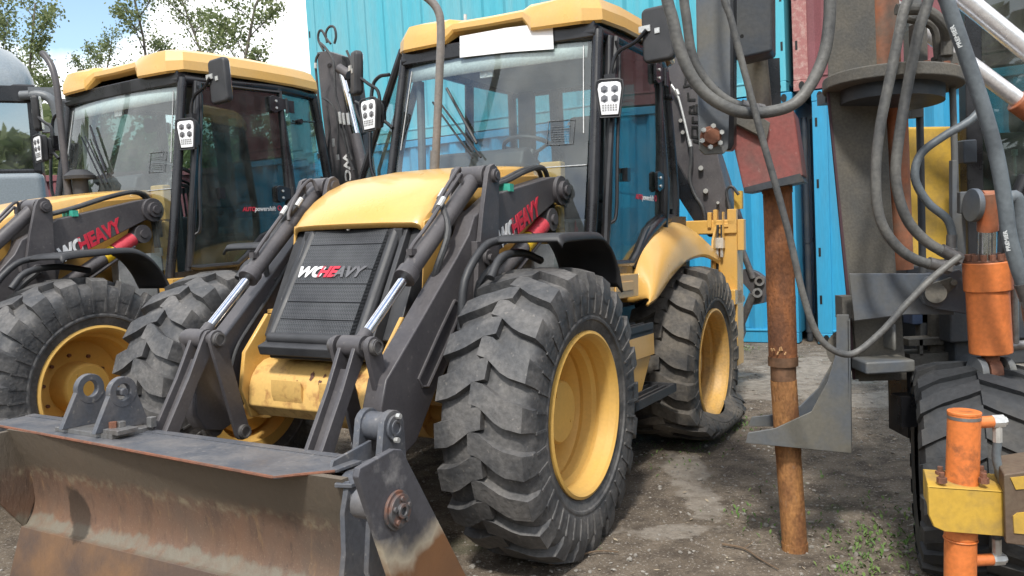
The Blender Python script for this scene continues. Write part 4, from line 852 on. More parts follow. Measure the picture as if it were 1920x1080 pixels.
def bucket(root, P, first):
    bk = empty('front_bucket'); bk.parent = root
    face = crom2([(1.345, .672), (1.30, .56), (1.255, .45), (1.235, .34), (1.245, .26), (1.285, .20)], 4)
    b = MB()
    ys = [-1.20, -.9, -.6, -.3, 0, .3, .6, .98]
    prof = face+[(x-.035, z) for x, z in face[::-1]]
    b.xz(prof, -1.20, .80); b.to('moldboard', 'blade', bk)
    b = MB(); b.xz([(1.262, .215), (1.30, .203), (1.362, -.01), (1.365, -.065), (1.34, -.065), (1.32, -.0)], -1.20, .80); b.to('cutting_edge', 'blade', bk, bevel=.003)
    # top spill plate, tapering towards the far end
    b = MB(); b.xy([(1.13, .60), (1.13, -1.40), (1.315, -1.40), (1.43, .565), (1.27, .715), (1.13, .715)], .668, .680); sp_ = b.to('top_plate', 'grey_blue', bk, bevel=.002)
    b = MB(); b.xz([(1.095, .60), (1.14, .66), (1.14, .684), (1.095, .684)], -1.40, .60); b.to('rear_rail', 'grey_blue', sp_)
    b = MB(); b.tube([(1.315, -1.40, .674), (1.43, .56, .674), (1.275, .71, .674)], .0065, n=6, smooth=0); b.to('rusty_lip', 'rust_cast', sp_)
    b = MB(); b.xy([(1.08, .50), (1.03, .50), (1.03, .74), (1.10, .82), (1.34, .84), (1.36, .78), (1.2, .70)], .645, .66); b.xz([(1.02, .60), (1.02, .73), (1.24, .70), (1.26, .66)], .66, .675); b.to('end_gusset', 'grey_blue', bk, bevel=.003)
    # lugs near the far end
    b = MB()
    for y in (-.83, -.60):
        pl = [(1.33, .70), (1.06, .70), (1.118, .855)]+arc(1.185, .862, .052, 190, 350, 8)+[(1.252, .855)]
        b.xz(pl, y, y+.028)
    lg = b.to('pivot_lug', 'grey_blue', bk, bevel=.003)
    b = MB()
    for y in (-.83, -.60): b.ring((1.185, y-.002, .862), (1.185, y+.030, .862), .068, .036)
    b.cyl((1.185, -.62, .862), (1.185, -.56, .862), .020, n=6)
    b.to('lug_eye', 'grey_blue', lg, bevel=.004)
    b = MB(); b.bb((1.10, -.90, .680), (1.30, -.50, .70)); b.bb((1.20, -.56, .70), (1.30, -.46, .72)); b.bb((1.22, -.545, .72), (1.25, -.515, .745)); b.bb((1.10, -.50, .70), (1.13, -.47, .745)); b.to('lug_base', 'steel', bk, bevel=.002)
    b = MB(); b.cyl((1.26, -.545, .72), (1.26, -.545, .745), .018, n=6); b.to('base_bolt', 'rust_cast', bk)
    for s, yy in ((1, 1.13), (-1, -1.20)):
        c = [(1.665, .80), (1.655, .825), (1.49, .845), (1.45, .835), (1.07, .27), (1.02, -.05), (1.36, -.06), (1.52, .45)] if s > 0 else [(1.60, .66), (1.33, .665), (1.235, .45), (1.22, .34), (1.285, .195), (1.41, .36), (1.56, .58)]
        b = MB(); b.xz(c, yy-.012, yy+.012); cp_ = b.to('side_plate', 'clam' if s > 0 else 'blade', bk, bevel=.004)
        if s > 0:
            b = MB(); b.cyl((1.49, yy+.012, .655), (1.49, yy+.022, .655), .062, n=28); b.cyl((1.49, yy+.022, .655), (1.49, yy+.034, .655), .052, n=28); b.ring((1.49, yy+.03, .655), (1.49, yy+.045, .655), .024, .013, n=16)
            for k in range(5): t = R(72*k+20); b.cyl((1.49+.038*math.cos(t), yy+.034, .655+.038*math.sin(t)), (1.49+.038*math.cos(t), yy+.042, .655+.038*math.sin(t)), .009, n=8)
            b.to('pivot_flange', 'rust_flange', cp_, bevel=.002)
    b = MB(); b.cyl((1.48, .99, .655), (1.48, 1.12, .655), .048, n=24); b.cyl((1.3, .82, .60), (1.46, 1.0, .64), .022, n=12); b.to('clam_pivot', 'grey_blue', bk)
    b = MB(); pl = [(1.33, .665), (1.36, .56), (1.36, .42), (1.42, .1), (1.36, -.06), (1.2, -.03), (1.18, .4), (1.2, .6)]; b.xz(pl, .80, .822); b.xz([(1.50, .62), (1.52, .45), (1.30, .0), (1.22, .02), (1.3, .5)], 1.03, 1.05); b.to('bucket_end_plate', 'grey_blue', bk, bevel=.003)
    # hitch lugs behind the blade, near and far
    for s in (1,):
        b = MB()
        for y0 in (.60, .715):
            pl = [(1.06, .50), (1.055, .66)]+arc(.97, .775, .068, 30, 190, 8)+[(.89, .60), (.97, .48)]
            b.xz(pl, s*y0, s*(y0+.03))
        b.cyl((.97, s*.625, .775), (.97, s*.715, .775), .056, n=22); b.cyl((.97, s*.745, .775), (.97, s*.757, .775), .05, n=22); b.ring((.97, s*.757, .775), (.97, s*.763, .775), .033, .02)
        h = b.to('hitch_lug', 'grey_blue', bk, bevel=.004)
        b = MB()
        for dx, dz in ((-.005, .045), (.01, -.045)): b.cyl((.97+dx, s*.757, .775+dz), (.97+dx, s*.775, .775+dz), .011, n=8)
        b.to('lug_bolt', 'white_steel', h)
        b = MB(); b.bb((.86, s*.50, .52), (1.06, s*.52, .64)); b.to('hitch_frame', 'grey_blue', bk, bevel=.004)
    b = MB(); b.bb((1.04, -.8, .40), (1.12, .75, .58)); b.bb((1.06, -.8, .05), (1.14, .75, .18)); b.to('hitch_beam', 'grey_blue', bk, bevel=.006)
    b = MB(); b.box((1.62, -.95, -.055), (.34, .75, .02)); b.to('clam_lip', 'blade', bk)
M['grey_blue'] = mat('bluish_grey_scuffed_paint', (.085, .092, .108), .42, dirt=(.17, .155, .145), damt=.55, dscale=7, bump=.1, var=.12, speck=.3)
M['rust_flange'] = mat('rust_blotched_flange', (.12, .12, .125), .45, metal=.3, dirt=(.24, .11, .07), damt=.9, dscale=22, dpos=.52)

def backhoe(root, P, first):
    X = 0
    b = MB(); b.bb((-3.10, -1.12, 1.0), (-2.85, 1.12, 1.12)); b.bb((-3.10, -1.12, 1.55), (-2.90, 1.12, 1.66)); b.bb((-3.0, -.4, .6), (-2.8, .4, 1.1)); b.to('rear_frame', 'yellow', root, bevel=.01)
    for s in (1, -1):
        b = MB(); b.bb((-3.12, s*.93, .52), (-2.92, s*1.12, 1.66)); b.xz([(-2.92, 1.64), (-2.80, 1.5), (-2.76, 1.2), (-2.92, 1.05)], s*.95, s*.97); leg = b.to('stabiliser_leg', 'yellow', root, bevel=.012)
        b = MB(); b.bb((-2.92, s*1.02, 1.50), (-2.86, s*1.03, 1.72)); b.bb((-2.94, s*.90, 1.60), (-2.88, s*.93, 1.72)); b.bb((-2.95, s*.94, 1.62), (-2.90, s*.97, 1.74)); b.bb((-2.95, s*1.05, 1.62), (-2.90, s*1.12, 1.74)); b.bb((-2.92, s*.96, 1.60), (-2.89, s*1.06, 1.63)); b.bb((-3.0, s*1.12, 1.42), (-2.93, s*1.17, 1.66)); b.to('hose_guide', 'yellow', leg, bevel=.006)
        b = MB(); b.bb((-2.91, s*.955, 1.44), (-2.86, s*1.03, 1.52)); b.cyl((-2.885, s*.975, 1.37), (-2.885, s*.975, 1.44), .012, n=8); b.cyl((-2.885, s*1.01, 1.37), (-2.885, s*1.01, 1.44), .012, n=8); b.to('valve_block', 'white_steel', leg)
        b = MB(); b.tube([(-2.885, s*.975, 1.37), (-2.87, s*.97, 1.25), (-2.80, s*.90, 1.12), (-2.7, s*.8, 1.1)], .012, n=8); b.tube([(-2.89, s*.98, 1.62), (-2.89, s*.975, 1.52)], .010, n=8, smooth=0); b.tube([(-2.89, s*1.01, 1.62), (-2.89, s*1.01, 1.52)], .010, n=8, smooth=0); b.to('leg_hose', 'hose', leg)
        b = MB(); b.cyl((-3.02, s*1.025, .34), (-3.02, s*1.025, .60), .05, n=14); b.cyl((-3.02, s*.98, .36), (-3.02, s*1.07, .36), .045, n=14); b.cyl((-2.93, s*1.03, .50), (-2.93, s*1.03, .62), .04, n=12); b.to('stabiliser_foot', 'yellow_dirty', leg, bevel=.004)
        if s > 0 and first: b = MB(); b.box((-2.9, 1.05, .42), (.04, .07, .05)); b.to('red_reflector', 'red_paint', leg)
    bm = empty('backhoe_boom'); bm.parent = root
    if first:
        q = lambda px, py, x=-3.05: P(px, py, X, x)
        b = MB(); b.prism([q(*p) for p in ((1228, 150), (1262, 78), (1290, 85), (1325, 200), (1348, 300), (1380, 430), (1330, 445), (1312, 430), (1262, 330), (1245, 250))], (-.16, 0, 0)); bo = b.to('boom_plate', 'grey', bm, bevel=.008)
        b = MB(); b.prism([q(*p, -3.0) for p in ((1255, 295), (1266, 300), (1345, 440), (1318, 440), (1256, 345))], (.0, 0, 0)+() if False else (-.05, 0, 0)); b.to('boom_flange', 'black', bo)
        # cut-through letters on the plate (as far as they show past the hose)
        L_ = MB(); o = -3.046
        def strokes(segs, c, sc_=1.):
            for (x0, y0, x1, y1) in segs:
                a = q(c[0]+x0*sc_, c[1]+y0*sc_, o); d = q(c[0]+x1*sc_, c[1]+y1*sc_, o); t = (d-a).normalized(); nrm = Vector((0, -t.z, t.y))*.0085; L_.prism([a-nrm-t*.006, a+nrm-t*.006, d+nrm+t*.006, d-nrm+t*.006], (.004, 0, 0))
        strokes([(0, 0, -1, 9)], (1286, 148)); strokes([(-2, -6, 12, -9), (12, -9, 12, -5)], (1284, 168)); strokes([(0, 0, 12, 0), (0, 0, -1, -12)], (1291, 187)); strokes([(0, 8, 14, 9), (13, -6, 14, 9), (0, 8, 1, -2), (1, -2, 8, -4), (8, -4, 9, 8)], (1293, 203))
        strokes([(1, -2, 1, 7), (1, 7, 11, 7)], (1298, 222)); strokes([(0, 0, 10, 1), (10, 1, 10, 12)], (1298, 238)); strokes([(0, 0, 0, -12), (0, 0, 11, 2), (11, 2, 10, -12)], (1298, 256)); strokes([(0, 0, 10, 3), (10, 3, 10, -5)], (1301, 264))
        L_.to('cut_lettering', 'black_decal', bo)
        b = MB(); b.tube([q(1258, 158, -3.0), q(1270, 178, -3.0), q(1278, 205, -3.0), q(1293, 268, -3.0)], .010, n=8); 
        for p_, r_ in (((1314, 315), .02), ((1323, 358), .02), ((1276, 226), .016), ((1280, 248), .016), ((1346, 380), .012)): b.cyl(q(*p_, -3.05), q(*p_, -3.0), r_, n=8)
        b.cyl(q(1268, 168, -3.0), q(1272, 178, -3.0), .016, n=8); b.cyl(q(1292, 262, -3.0), q(1295, 275, -3.0), .016, n=8); b.to('boom_fitting', 'white_steel', bo)
        b = MB(); b.tube([q(1296, 275, -3.0), q(1296, 300, -3.0), q(1293, 335, -3.0), q(1303, 365, -3.0), q(1318, 390, -3.0), q(1324, 425, -3.0)], .016, n=8); b.tube([q(1258, 158, -3.), q(1252, 150, -2.95), q(1246, 160, -2.9)], .01, n=6); b.tube([q(1370, 400, -3.0), q(1362, 360, -3.0), q(1372, 350, -3.0), q(1385, 365, -3.0)], .012, n=8); b.to('boom_hose', 'hose', bo)
        b = MB(); b.cyl(q(1340, 290, -3.3), q(1385, 430, -3.3), .06, n=18); b.cyl(q(1330, 255, -3.3), q(1345, 305, -3.3), .045, n=14); b.to('boom_cylinder', 'grey', bm)
        b = MB(); b.box(q(1385, 375, -3.1), (.05, .06, .14)); b.to('valve_tag', 'yellow_rig', bm)
        dp = empty('dipper'); dp.parent = root; x = -3.75
        b = MB(); b.prism([q(*p, x) for p in ((1378, 510), (1400, 503), (1418, 510), (1434, 522), (1438, 545), (1432, 568), (1412, 572), (1405, 545), (1392, 530), (1380, 532))], (-.12, 0, 0))
        d = b.to('bucket_link', 'grey', dp, bevel=.006)
        b = MB(); b.cyl(q(1412, 552, x+.01), q(1386, 615, x+.01), .035, n=12); b.cyl(q(1365, 400, x), q(1412, 522, x), .028, n=12); b.prism([q(*p, x) for p in ((1378, 600), (1392, 605), (1394, 625), (1386, 648), (1378, 640))], (-.1, 0, 0)); b.tube([q(1384, 545, x), q(1388, 580, x), q(1382, 620, x)], .02, n=8); b.to('dipper_rod', 'steel_dark', dp)
        b = MB(); 
        for p_ in ((1424, 527), (1420, 549), (1388, 560), (1386, 622)): b.ring(q(*p_, x+.005), q(*p_, x+.04), .042, .022)
        b.to('pin_collar', 'steel', dp)
        b = MB(); b.bb((-3.9, -.3, .5), (-3.6, .8, .9)); b.xz([(-3.6, .9), (-3.6, .2), (-3.85, .05), (-4.15, .3), (-4.15, .9)], .0, .75); b.to('backhoe_bucket', 'grey', dp, bevel=.01)
    else:
        q = lambda px, py, x=-3.05: P(px, py, X, x)
        b = MB(); b.prism([q(*p) for p in ((594, 98), (612, 95), (640, 104), (664, 130), (668, 165), (690, 330), (700, 420), (640, 430), (618, 330), (604, 210))], (-.12, 0, 0)); b.cyl(q(617, 122, -3.06), q(617, 122, -3.03), .02, n=12); bo = b.to('boom_plate', 'grey', bm, bevel=.006)
        b = MB(); b.prism([q(*p, -2.95) for p in ((640, 104), (655, 108), (668, 125), (662, 165), (676, 250), (660, 255), (642, 180))], (-.09, 0, 0)); b.to('boom_ear', 'black', bo, bevel=.006)
        b = MB(); b.cyl(q(636, 128, -2.9), q(655, 140, -2.9), .045, n=14); b.cyl(q(666, 252, -2.9), q(688, 345, -2.9), .052, n=18); cy = b.to('boom_cylinder', 'grey', bm)
        b = MB(); b.cyl(q(642, 138, -2.9), q(670, 256, -2.9), .030, n=16); b.to('piston_rod', 'chrome', cy)
        text('WC', .10, q(643, 288, -3.045)+Vector((0, 0, .0)), q(648, 330)-q(644, 288), Vector((0, .9, .2)), 'white', bo, 'lettering', off=.004, sx=1.5)
        b = MB()
        hs = [[(607, 95), (597, 75), (598, 60), (604, 58), (612, 72), (620, 82)], [(613, 80), (611, 62), (618, 50), (627, 52), (630, 68), (627, 82)], [(598, 100), (592, 115), (594, 150), (600, 210), (610, 270), (622, 330)], [(600, 80), (612, 92), (625, 115), (628, 150), (630, 180), (640, 215), (652, 270), (660, 300)],
              [(650, 95), (660, 120), (664, 150), (655, 175)], [(606, 183), (622, 195), (632, 220), (634, 260), (634, 290)], [(628, 205), (640, 240), (652, 290), (663, 320)], [(666, 190), (676, 200), (678, 240)], [(664, 195), (670, 215), (682, 240)], [(612, 200), (618, 240), (616, 280), (622, 320)]]
        for h in hs: b.tube([q(*p, -2.86) for p in h], .012, n=6)
        b.to('boom_hose', 'hose', bo)
        b = MB()
        for p_ in ((592, 118, 592, 128), (636, 210, 639, 232), (643, 212, 646, 234), (651, 212, 654, 234), (633, 290, 634, 300), (625, 260, 626, 275)): b.cyl(q(p_[0], p_[1], -2.84), q(p_[2], p_[3], -2.84), .014, n=8)
        b.to('hose_fitting', 'white_steel', bo)
m1 = loader(MW1, True)
tag(m1, 'yellow backhoe loader with raised grey arms nearest the camera, flat rear tyre', 'backhoe loader', 'yellow backhoe loaders parked side by side')
m2 = loader(MW2, False)
tag(m2, 'yellow backhoe loader parked behind on the left beside the silver truck', 'backhoe loader', 'yellow backhoe loaders parked side by side')
b = MB(); pc = [onto(*p, 0, -1.02, MW1) for p in ((862, 68), (950, 52), (1036, 42), (1038, 92), (950, 98), (862, 108))]
b.prism(pc, (-.002, 0, 0)); tag(b.to('paper_sheet', 'paper'), 'blank white paper sheet behind the top of the nearer windscreen', 'paper').matrix_world = MW1

# ------------------------------------------------------------------ shipping containers
CPHI, CD, CZ = .55, 11.521, .014
MC = Matrix.Translation((0, CD, CZ)) @ Matrix.Rotation(-CPHI, 4, 'Z')      # local x runs along the wall to the right, y away from the camera
def container(x0, x1, z0, H, mt, label, worn=None, depth=2.44, mw=None, castings=None, rail=None):
    r = empty('shipping_container', (mw or MC) @ Matrix.Translation(((x0+x1)/2, 0, z0))); L_ = x1-x0; h = L_/2
    b = MB(); n = int((L_-.30)/.35); p = (L_-.30)/n; rows = [[], []]; xs = []
    x = -h+.15
    for k in range(n):
        xs += [(x, .0), (x+p*.25, .0), (x+p*.42, .065), (x+p*.75, .065)]; x += p
    xs.append((h-.15, 0.)); rows = [[(a, y+.02, z) for a, y in xs] for z in (.16, H-.10)]
    b.grid(rows); b.grid([[(a, depth-y-.02, z) for a, y in xs] for z in (.16, H-.10)]); b.to('side_panel', mt, r, smooth=False)
    b = MB(); b.bb((-h+.02, .05, .1), (-h+.06, depth-.05, H-.05)).bb((h-.06, .05, .1), (h-.02, depth-.05, H-.05)); b.bb((-h+.05, .06, H-.06), (h-.05, depth-.05, H-.03)); b.bb((-h+.05, .08, .08), (h-.05, depth-.05, .12)); b.to('end_panel', mt, r)
    b = MB()
    for yy in (0, depth-.06): b.bb((-h+.16, yy, .0), (h-.16, yy+.06, .16)); b.bb((-h+.16, yy, H-.10), (h-.16, yy+.06, H-.005))
    b.bb((-h+.16, -.012, .135), (h-.16, .0, .16)); b.to('side_rail', rail or mt, r, bevel=.006)
    b = MB()
    for xx in (-h, h-.16):
        for yy in (0, depth-.16): b.bb((xx, yy, .12), (xx+.16, yy+.16, H-.12))
    post = b.to('corner_post', worn or mt, r, bevel=.008)
    b = MB()
    for xx in (-h, h-.18):
        for yy in (0, depth-.16):
            for zz in (0, H-.12): b.bb((xx-.004 if xx < 0 else xx+.002, yy-.004, zz), (xx+.178, yy+.164, zz+.12))
    c = b.to('corner_casting', castings or worn or mt, r, bevel=.01)
    b = MB()
    for xx in (-h+.09, h-.09):
        for zz in (.06, H-.06): b.prism([(xx+.032*math.cos(R(t)), -.012, zz+.045*math.sin(R(t))) for t in range(0, 360, 20)], (0, .009, 0))
    for xx in (-h+.03, h-.05):
        for zz in (H*.35, H*.62, H*.86, H*.16): b.bb((xx, -.003, zz), (xx+.025, .001, zz+.10))
    b.to('casting_slot', 'black_decal', c)
    tag(r, label, 'shipping container', 'stacked shipping containers'); return r
container(-3.57, 3.86, 0, 2.88, 'blue', 'blue corrugated container at ground level behind the loaders', depth=2.44)
container(-3.52, 3.80, 2.89, 2.88, 'teal', 'pale teal corrugated container stacked on the blue one behind the cabs', rail='teal')
container(4.07, 11.5, 0, 2.86, 'blue', 'bright blue container at ground level behind the drill mast on the right')
container(3.88, 11.3, 2.875, 2.88, 'maroon', 'maroon container with a chipped corner post stacked at the right', worn='maroon_worn')
# bundle of dark pipes standing in the gap between the containers
for k, (xx, yy, rr_, lab) in enumerate(((3.93, .25, .035, 'dark upright pipe left in the gap between the blue containers'), (3.985, .45, .03, 'dark upright pipe right in the gap between the blue containers'))):
    b = MB(); b.cyl((xx, yy, .0), (xx, yy, 2.6), rr_, n=12); b.cyl((xx, yy, .1), (xx, yy, .3), rr_*1.25, n=12); b.cyl((xx, yy, 1.15), (xx, yy, 1.2), rr_*1.2, n=12); o = b.to('upright_pipe', 'rig_dark'); o.matrix_world = MC; tag(o, lab, 'pipe')
# maroon container standing behind the second loader
mwb = Matrix.Translation((-5.6, 13.2, 0)) @ Matrix.Rotation(R(6), 4, 'Z')
container(-3.1, 3.1, 0, 2.75, 'maroon', 'maroon container standing behind the second loader, seen through its windows', mw=mwb)

# ------------------------------------------------------------------ silver truck at the left edge
def truck():
    r = empty('truck', loc=(-6.15, 8.57, 0)); r.rotation_euler = (0, 0, R(28))
    # local: x to the right as seen, y away; cab corner near the origin
    b = MB(); b.bb((-2.3, 0, .5), (1.25, 2.0, 2.44)); b.to('cab_body', 'truck', r, bevel=.08, seg=4)
    rows = []
    for (z, ins, fy) in ((3.36, .02, .02), (3.46, .02, .03), (3.62, .07, .12), (3.80, .20, .28), (3.95, .45, .55), (4.02, .8, .95), (4.04, 1.2, 1.3)):
        rows.append([(x, y, z) for x, y in rrect(-2.3+ins, 1.25-ins, fy, 2.0, .22, 5)])
    b = MB().grid(rows, close=True); b.bm.faces.new(list(b.bm.verts)[-24:]); b.to('roof_dome', 'truck', r)
    b = MB(); b.bb((-2.28, .02, 3.18), (1.24, 1.98, 3.38)); b.bb((1.15, .02, 2.43), (1.24, .14, 3.2)); b.bb((-2.28, .1, 2.43), (-2.2, 1.9, 3.2)); b.bb((1.12, 1.0, 2.43), (1.235, 1.98, 3.2)); b.bb((-2.28, .03, 2.41), (1.24, 1.96, 2.47)); b.bb((-2.2, 1.85, 2.45), (1.2, 1.95, 3.2)); b.to('window_surround', 'black', r, bevel=.02)
    b = MB(); b.bb((-2.22, .05, 2.46), (1.18, .065, 3.2)); b.to('windscreen', 'glass_truck', r)
    b = MB(); b.bb((1.2, .15, 2.46), (1.21, 1.0, 3.2)); b.to('side_window', 'glass_truck', r)
    b = MB(); b.bb((-2.2, 1.5, 2.3), (1.2, 1.6, 3.3)); b.to('rear_wall', 'black', r)
    b = MB(); b.bb((-1.6, .7, 2.0), (-1.0, 1.4, 2.8)); b.bb((-.2, .7, 2.0), (.5, 1.4, 2.8)); b.to('seats', 'seat', r, bevel=.06)
    b = MB(); b.tube([(1.1, -.02, 3.25), (1.32, -.12, 3.24), (1.42, -.14, 3.1), (1.44, -.12, 2.65)], .05, n=10); b.box((1.30, -.05, 3.28), (.25, .12, .10)); b.box((1.33, -.05, 2.9), (.12, .1, .10)); b.to('mirror_arm', 'truck_trim', r)
    b = MB(); b.box((1.50, -.10, 2.9), (.16, .12, .62)); b.to('mirror', 'plastic', r, bevel=.04)
    b = MB(); b.box((.32, -.22, 3.12), (.34, .1, .22)); b.to('front_mirror', 'plastic', r, bevel=.045, seg=3)
    b = MB(); b.bb((-2.3, .05, .2), (1.25, 1.9, .5)); b.bb((-2.1, 2.0, .5), (1.1, 7, .9)); b.to('chassis', 'black', r, bevel=.02)
    for (x, y) in ((.95, .9), (-2.0, .9), (.95, 5.5), (-2.0, 5.5)):
        b = MB(); b.cyl((x-.15, y, .5), (x+.15, y, .5), .5, n=36); b.cyl((x+.15, y, .5), (x+.16, y, .5), .28, n=24); b.to('wheel', 'rubber', r, bevel=.03)
    tag(r, 'silver grey truck cab with a domed roof at the left edge', 'truck')
M['truck_trim'] = mat('grey_trim', (.13, .14, .15), .5)
truck()

# ------------------------------------------------------------------ trees
def tree_meshes(seed, H, spread, leaves, lsz=.11, dens=1.):
    rnd = random.Random(seed); wood = MB(); tips = []
    def limb(p, d, ln, r, lev):
        pts = [p]; q = p; dd = d.copy(); n = 5
        for i in range(n):
            dd = (dd+Vector((rnd.gauss(0, .10), rnd.gauss(0, .10), rnd.gauss(.03, .05)))).normalized(); q = q+dd*ln/n; pts.append(q)
        wood.tube(pts, [r, r*.35], n=7 if lev < 1 else 5, smooth=0)
        if lev >= 2:
            for k in range(2, n+1): tips.append((pts[k], ln*.28))
            return
        m = 15 if lev == 0 else 8
        for k in range(m):
            t = (.28+.72*k/m) if lev == 0 else (.25+.75*k/m); i = min(n-1, int(t*n)); a = pts[i].lerp(pts[i+1], t*n-i)
            az = rnd.random()*6.28; el = rnd.uniform(.35, .9); nd = Vector((math.cos(az)*math.cos(el), math.sin(az)*math.cos(el), math.sin(el)))
            nd = (nd+dd*.3).normalized(); limb(a, nd, ln*(spread if lev == 0 else .55)*rnd.uniform(.6, 1.)*(1-.45*t), r*.42*(1-.4*t), lev+1)
    limb(Vector((0, 0, 0)), Vector((rnd.gauss(0, .04), rnd.gauss(0, .04), 1)).normalized(), H, H*.0075, 0)
    lf = MB(); bm = lf.bm
    for _ in range(leaves):
        c, rad = rnd.choice(tips); c = c+Vector((rnd.gauss(0, 1), rnd.gauss(0, 1), rnd.gauss(0, 1)))*rad*1.15
        s = lsz*rnd.uniform(.6, 1.3); u = Vector((rnd.gauss(0, 1), rnd.gauss(0, 1), rnd.gauss(0, 1))).normalized(); v = u.orthogonal().normalized(); v = (Matrix.Rotation(rnd.random()*6.28, 3, u) @ v)
        wv = u.cross(v)*.38; bm.faces.new([bm.verts.new(c+x) for x in (-v*s*.5, wv*s, v*s*.5, -wv*s)])
    a = wood.mesh('trunk'); a.materials.append(M['bark']); c = lf.mesh('crown', recalc=False); c.materials.append(M['leaf']); a.polygons.foreach_set('use_smooth', [True]*len(a.polygons)); return a, c
TP = [tree_meshes(1, 9.0, .30, 8500, .085), tree_meshes(2, 8.6, .24, 6500, .085), tree_meshes(5, 9.6, .22, 6000, .085)]
TREES = [(20, 24, 0, 1.03, 0, 'leafy tree behind the truck at the far left edge'), (72, 27, 1, 1.10, 1.2, 'thin tree just right of the truck roof'), (125, 25, 2, .80, 2., 'small sparse tree beside the bent exhaust of the second loader'), (215, 26, 1, .90, 4., 'slim tree above the front corner of the second cab roof'),
         (322, 25, 2, .98, .6, 'tall sparse tree above the middle of the second cab'), (452, 24, 1, 1.22, 2.4, 'tall thin tree nearest the teal container'), (505, 27, 2, 1.10, 5., 'pale thin tree tight beside the teal container')]
def plant(px, Y, k, s, rz, lab, cat='tree', grp='thin trees behind the yard', nm='tree'):
    p = at(px, 460, Y); r = empty(nm, Matrix.Translation((p.x, Y, 0)) @ Matrix.Rotation(rz, 4, 'Z') @ Matrix.Scale(s, 4))
    for me, n_ in zip(TP[k], ('trunk', 'crown')): o = bpy.data.objects.new(n_, me); COL.objects.link(o); o.parent = r
    tag(r, lab, cat, grp)
for t in TREES: plant(*t)
def woods():  # trees out of view, added to darken the reflections in the cab glass
    rnd = random.Random(8); b = MB(); bm = b.bm
    for k in range(15000):
        a = R(rnd.uniform(-205, 25)) if rnd.random() < .8 else R(rnd.uniform(140, 158)); d = rnd.uniform(24, 30)
        top = 7.5+2.2*mnoise.noise(Vector((a*6, 0, 0)))+1.2*mnoise.noise(Vector((a*21, 3, 0)))
        c = Vector((math.cos(a)*d, math.sin(a)*d, rnd.random()**.8*top)); s = rnd.uniform(.35, .8)
        u = Vector((rnd.gauss(0, 1), rnd.gauss(0, 1), rnd.gauss(0, 1))).normalized(); v = u.orthogonal().normalized(); w_ = u.cross(v)*.6
        bm.faces.new([bm.verts.new(c+x) for x in (-v*s, w_*s, v*s, -w_*s)])
    me = b.mesh('unseen_woodland', recalc=False); me.materials.append(M['leaf']); o = bpy.data.objects.new('unseen_woodland', me); COL.objects.link(o)
    tag(o, 'green wood out of view, added to be mirrored darkly in the cab glass', 'unseen_woodland', kind='stuff')
woods()
def shrubbery():
    rnd = random.Random(12); b = MB(); bm = b.bm
    for k in range(26000):
        x = rnd.uniform(-17, -3.5); y = rnd.uniform(17.5, 22)
        top = 4.1+1.3*mnoise.noise(Vector((x*.7, y*.3, 0)))+.7*mnoise.noise(Vector((x*2.3, y, 3)))
        c = Vector((x, y, rnd.random()**.7*top)); s = rnd.uniform(.07, .17)
        u = Vector((rnd.gauss(0, 1), rnd.gauss(0, 1), rnd.gauss(0, 1))).normalized(); v = u.orthogonal().normalized(); w_ = u.cross(v)*.55
        bm.faces.new([bm.verts.new(c+q) for q in (-v*s, w_*s, v*s, -w_*s)])
    me = b.mesh('shrubbery', recalc=False); me.materials.append(M['leaf']); o = bpy.data.objects.new('shrubbery', me); COL.objects.link(o)
    tag(o, 'dense green shrubbery behind the maroon container at the left', 'shrubbery', kind='stuff')
shrubbery()

